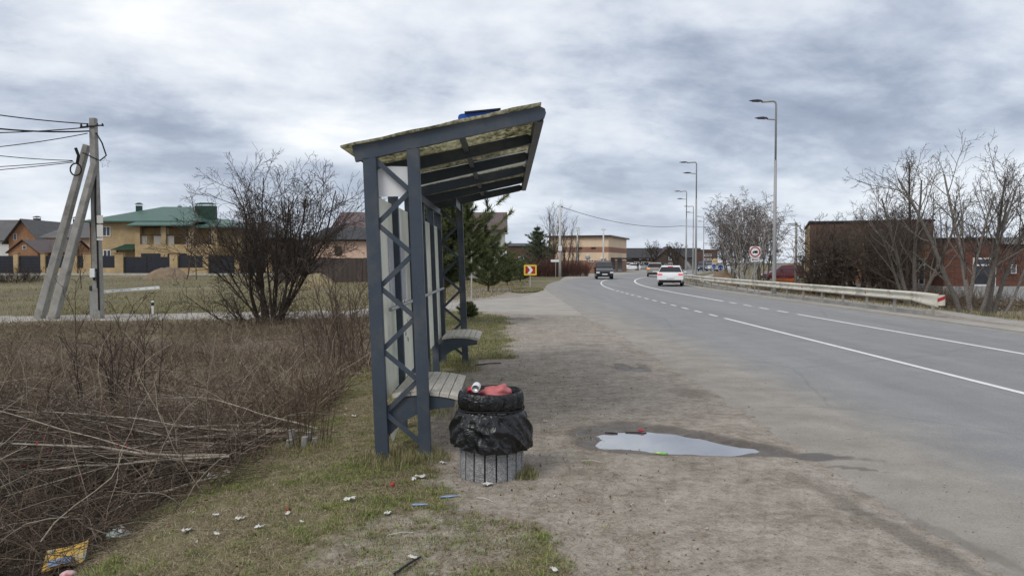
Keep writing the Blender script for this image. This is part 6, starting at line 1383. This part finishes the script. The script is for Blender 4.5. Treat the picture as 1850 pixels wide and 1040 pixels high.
# ---- pines
def pine(label, loc, h, wdt, seed, group=None, whorls=11, dens=1., name='pine_tree', c0=(.062, .088, .038), c1=(.25, .27, .12), base=.07, needle=.10, up=.25):
    rg = random.Random(seed); g = thing(name, label, 'tree', loc, group=group); tr = []; br = []; tips = []
    tr.append(([Vector((0, 0, -.2)), Vector((.03, .02, h * .35)), Vector((-.02, .03, h * .7)), Vector((0, 0, h))], [.02 * h, .016 * h, .009 * h, .004 * h]))
    for w_ in range(whorls):
        z = h * (base + (1 - base) * (w_ + .3) / whorls); f = 1 - z / h; rl = wdt / 2 * (min(1, f * 1.7 + .12)) * rg.uniform(.8, 1.1); nb = rg.randint(5, 7); a0 = rg.uniform(0, 6.28)
        for k in range(nb):
            a = a0 + 2 * math.pi * k / nb + rg.uniform(-.3, .3); L_ = rl * rg.uniform(.65, 1.2); d = Vector((math.cos(a), math.sin(a), up + .5 * (1 - f) * rg.random())).normalized(); p = Vector((0, 0, z)); pts = [p.copy()]
            for i in range(4): d = (d + Vector((rg.gauss(0, .08), rg.gauss(0, .08), .05))).normalized(); p = p + d * L_ / 4; pts.append(p.copy())
            br.append((pts, [.006 * h * f + .006, .008, .007, .006, .004]))
            for i in range(1, 5):
                nsub = 3 if i < 4 else 2
                for s2 in range(nsub):
                    dd = (d + Vector((rg.gauss(0, .75), rg.gauss(0, .75), rg.uniform(-.1, .5)))).normalized() if not (i == 4 and s2 == 0) else d
                    l2 = L_ * rg.uniform(.15, .34); q0 = pts[i].lerp(pts[i - 1], rg.random() * .8); q1 = q0 + dd * l2; br.append(([q0, q0.lerp(q1, .5), q1], [.005, .004, .003])); tips.append((q0, q1))
    tips.append((Vector((0, 0, h * .85)), Vector((0, 0, h * 1.04))))
    tube_obj('trunk', tr, 7, 'bark', g, np.array([[.13, .085, .055]])); tube_obj('limbs', br, 3, 'twig', g, np.array([[.11, .075, .05]] * len(br)))
    T0 = np.array([tuple(a) for a, _ in tips]); T1 = np.array([tuple(c) for _, c in tips]); nn = int(64 * dens); r2 = np.random.default_rng(seed); n = len(T0)
    u = r2.random((n, nn, 1)) ** .7; P = T0[:, None] + (T1 - T0)[:, None] * u; ax = (T1 - T0) / (np.linalg.norm(T1 - T0, axis=1, keepdims=True) + 1e-6)
    D = ax[:, None] * .9 + r2.normal(0, .62, (n, nn, 3)) + np.array([0, 0, .12]); D /= np.linalg.norm(D, axis=2, keepdims=True); ln = needle * r2.uniform(.7, 1.3, (n, nn, 1))
    sd_ = np.cross(D, r2.normal(0, 1, (n, nn, 3))); sd_ /= np.linalg.norm(sd_, axis=2, keepdims=True) + 1e-6; wd = needle * .075
    V = np.stack([P - sd_ * wd, P + sd_ * wd, P + D * ln], 2).reshape(-1, 3); F = np.arange(len(V)).reshape(-1, 3)
    mixv = r2.random((n, 1)) * .65 + r2.random((n, 1)) * .2; col = (np.array(c0) * (1 - mixv) + np.array(c1) * mixv); col = np.repeat(col[:, None], nn, 1) * r2.uniform(.7, 1.25, (n, nn, 1))
    npmesh('needles', V, F, 'needle', g, np.repeat(col.reshape(-1, 3), 3, 0)); g.children[-1]['kind'] = 'stuff'
    return g
pine('broad bushy green pine just past the far end of the shelter', place(800, 590, 21), 3.75, 3.7, 1, whorls=14, dens=2.4, needle=.15, up=.36, base=.27)
pine('mid-sized green pine standing beside the broad pine', place(882, 522, 46), 3.3, 3.4, 2, whorls=9, dens=1.4, needle=.18)
pine('low pine bush hugging the ground behind the chevron sign', place(916, 510, 58), 2.0, 3.4, 3, whorls=6, dens=1.2, needle=.15)
pine('low pine bush next to the unfinished brick house', place(940, 505, 66), 1.8, 2.8, 4, whorls=6, dens=1., needle=.15)
pine('pale green conical pine in front of the slender bare trees', place(971, 492, 96), 6.1, 4.2, 5, whorls=11, dens=.8, needle=.24, c0=(.08, .11, .065), c1=(.24, .27, .17))
pine('tiny pine bush by the stop plate post', place(845, 578, 23.5), .45, .7, 6, whorls=4, dens=.8, needle=.10)
# ================================================================== LITTER
M('cup_print', (.48, .03, .05), (.78, .74, .72), 14, .5)
M('yellow_print', (.80, .52, .10), (.66, .40, .09), 12, .5, dirt=(.16, .33, .42), dirtscale=9); M('blue_film', (.28, .40, .62), (.2, .3, .5), 20, .4); M('green_film', (.10, .42, .05), (.55, .60, .32), 25, .4); M('brown_scrap', (.24, .07, .03), (.15, .05, .025), 30, .8); M('pale_green_film', (.52, .62, .58), (.38, .48, .44), 14, .4)
def lit(name, label, cat, x, y, size, mat, seed, z=None, group=None, n=14, amp=.6, dz=0., Y=None, rotz=None):
    zz = 0.
    for _ in range(4): p = gp(x, y, zz); zz = float(HT(p.x, p.y))
    o = crumple(name, (p.x, p.y, zz + size[2] * .55 + dz + .006), size, mat, seed, n=n, amp=amp, rotz=seed * 1.7 if rotz is None else rotz); return tag(o, label, cat, group)
lit('snack_bag', 'orange and yellow printed snack bag lying at the ditch edge', 'snack bag', 120, 1020, (.125, .055, .065), 'yellow_print', 41, n=26, amp=.35, spike=0, rotz=.35) if False else None
def scrap(x, y, w, seed, mat='white_paper'):
    """a torn, creased flake of paper with a ragged outline"""
    zz = 0.
    for _ in range(4): p = gp(x, y, zz); zz = float(HT(p.x, p.y))
    rg = random.Random(seed); n = 7; V = []
    for i in range(n):
        for j in range(n):
            a, c = i / (n - 1) * 2 - 1, j / (n - 1) * 2 - 1; e = 1 + (rg.uniform(-.22, .08) if i in (0, n - 1) or j in (0, n - 1) else 0)
            V.append((a * w * e + rg.uniform(-.1, .1) * w, c * w * .6 * e + .35 * a * w * rg.random(), abs(rg.gauss(0, .22)) * w + .25 * w * max(0, a * (1 if seed % 2 else -1))))
    o = npmesh('paper_scrap', np.array(V), grid_faces(n, n), mat); o.modifiers.new('thick', 'SOLIDIFY').thickness = .0012
    o.location = (p.x, p.y, zz + .012); o.rotation_euler = (0, 0, rg.uniform(0, 6.28)); return o
def snack():
    zz = 0.
    for _ in range(4): p = gp(120, 1008, zz); zz = float(HT(p.x, p.y)) + .05
    g = thing('snack_bag', 'orange and yellow printed snack bag lying at the ditch edge', 'snack bag', (p.x, p.y, zz + .05), (R(38), R(-12), R(8)))
    nx, ny = 22, 14; V = []
    for s_ in (1, -1):
        for i in range(nx):
            for j in range(ny):
                a, c = i / (nx - 1) * 2 - 1, j / (ny - 1) * 2 - 1; th = .032 * max(0, (1 - abs(a) ** 3)) * max(0, 1 - abs(c) ** 3) * (.6 + .9 * float(fbm(np.array(a * 2.), np.array(c * 2. + 3 * s_), 8, 3)))
                V.append((a * .145, c * .085 * (1 - .16 * (1 - abs(a))), s_ * th + (.05 * (a - .75) * 2 if a > .75 else 0)))
    F = np.concatenate([grid_faces(nx, ny), grid_faces(nx, ny)[:, ::-1] + nx * ny]); npmesh('pouch', np.array(V), F, 'yellow_print', g, None, True)
    MB().box((-.02, -.055, .034), (.15, .045, .004), Matrix.Rotation(.3, 3, 'X')).build('blue_band', 'blue_film', g)
    return g
snack()
lit('paper_cup', 'crushed red and white paper cup below the snack bag', 'cup', 122, 1037, (.05, .03, .03), 'cup_print', 43, n=20, amp=.3)
for lab, grp, spots in (('white paper scrap caught at the edge of the branch ditch', 'white scraps at the ditch edge', ((385, 862, .07), (410, 855, .04), (226, 960, .09), (205, 958, .05))),
                        ('white paper scrap behind the cut stump', 'white scraps behind the stump', ((478, 741, .045), (505, 735, .03), (560, 668, .045))),
                        ('white paper scrap in the grass beside the shelter back post', 'white scraps beside the shelter', ((640, 753, .05), (622, 751, .03))),
                        ('white paper scrap on bare earth between shelter post and bin', 'white scraps between shelter and bin', ((760, 864, .05), (748, 868, .035), (800, 838, .03))),
                        ('white paper scrap at the foot of the litter bin', 'white scraps at the bin foot', ((880, 878, .05), (880, 868, .025))),
                        ('pale scrap on the bare path beyond the bin', 'pale scraps on the path', ((1000, 770, .018), (985, 762, .03), (1002, 1033, .03))),
                        ('scrap of white paper or film lying in the patchy verge grass', 'white litter scraps on the verge', ((338, 961, .045), (392, 967, .028), (435, 940, .04), (390, 933, .03), (632, 905, .05), (520, 930, .03), (700, 930, .035), (746, 1010, .03), (545, 945, .02), (470, 955, .035)))):
    for i, (x, y, w) in enumerate(spots): tag(scrap(x, y, w * .85, 500 + x), lab, 'litter', grp)
lit('film_scrap', 'torn pale green film caught at the edge of the ditch', 'litter', 215, 965, (.10, .05, .03), 'pale_green_film', 61)
lit('film_scrap', 'pale blue plastic scrap in the grass behind the cut stump', 'litter', 441, 735, (.05, .03, .04), 'blue_film', 62)
lit('red_scrap', 'small bright red scrap on the bare earth in front of the shelter', 'litter', 709, 878, (.02, .014, .014), 'red_film', 63, n=12)
lit('brown_scrap', 'rust brown crumpled scrap in a green grass tuft', 'litter', 520, 922, (.034, .014, .009), 'brown_scrap', 64, n=18, amp=1.1)
lit('blue_scrap', 'flattened pale blue film strip on the earth left of the bin', 'litter', 812, 898, (.07, .014, .006), 'blue_film', 65, rotz=.2); lit('blue_scrap', 'twisted blue strip in the thin grass nearer than the bin', 'litter', 758, 913, (.06, .012, .006), 'blue_film', 66, rotz=.1)
lit('green_wrapper', 'green and white wrapper at the near shore of the puddle', 'litter', 1194, 821, (.055, .022, .014), 'green_film', 67, rotz=-.3)
lit('red_wrapper', 'faded red wrapper floating at the far side of the puddle', 'litter', 1158, 784, (.035, .015, .010), 'red_film', 68, dz=.012)
def stick(label, x0, y0, x1, y1, r, mat='dark_wood', dz=.01, name='stick', zf=None):
    p = gp(x0, y0); q = gp(x1, y1); p.z, q.z = float(HT(p.x, p.y)) + dz, float(HT(q.x, q.y)) + dz; p.z, q.z = (p.z, q.z) if zf is None else (zf, zf); m_ = p.lerp(q, .5) + Vector((.01, .0, .012 if zf is None else .003))
    o = MB().tube([Vector((0, 0, 0)), m_ - p, q - p], [r, r * .9, r * .7], 6).build(name, mat); o.location = p; tag(o, label, 'stick')
stick('thin black stick lying on the grass by the path', 712, 1039, 760, 1007, .008, 'black_metal'); stick('short dark stick at the far shore of the puddle', 1093, 777, 1116, 778, .012, 'black_metal', .0, zf=-.027)
stick('flat dark stick on the path by the far bench', 858, 660, 905, 657, .012); stick('dark twig at the puddle head', 1130, 776, 1168, 777, .008, 'black_metal', .0, zf=-.027)
for i, (x, y, wh) in enumerate(((860, 902, 'just in front of the litter bin'), (1050, 835, 'between the bin and the puddle'), (700, 965, 'near the thin black stick'), (1020, 700, 'beyond the bin on the path'))): stick('bleached straw lying on bare earth ' + wh, x, y, x + 30 + 8 * i, y + 6 - 4 * i, .003, 'wood_grey')
# pebbles on the shoulder
rs2 = np.random.default_rng(5); n = 2600; X = rs2.uniform(-.8, 3.6, n); Y = 3.4 + 12 * rs2.random(n) ** 1.5; k = puddle_r(X, Y) > 1.05; X, Y = X[k], Y[k]; n = len(X)
base8 = np.array([(1, 0, 0), (-1, 0, 0), (0, 1, 0), (0, -1, 0), (0, 0, .8), (0, 0, -.8)]); f8 = np.array([(0, 2, 4), (2, 1, 4), (1, 3, 4), (3, 0, 4), (2, 0, 5), (1, 2, 5), (3, 1, 5), (0, 3, 5)])
rr = rs2.uniform(.002, .0065, n) * (1 + 1.2 * (rs2.random(n) > .96)); V = np.stack([X, Y, np.maximum(HT(X, Y), np.where(X > 2.5, .004, -1)) + rr * .4], -1)[:, None] + base8[None] * rr[:, None, None] * rs2.uniform(.6, 1.3, (n, 6, 1))
o = npmesh('gravel', V.reshape(-1, 3), (f8[None] + np.arange(n)[:, None, None] * 6).reshape(-1, 3), 'twig', None, np.repeat(np.array([.30, .275, .245]) * rs2.uniform(.45, 1.5, (n, 1)), 6, 0)); o['label'] = 'loose gravel and crumbs scattered over the dirt shoulder'; o['category'] = 'gravel'; struct(o, 'stuff')
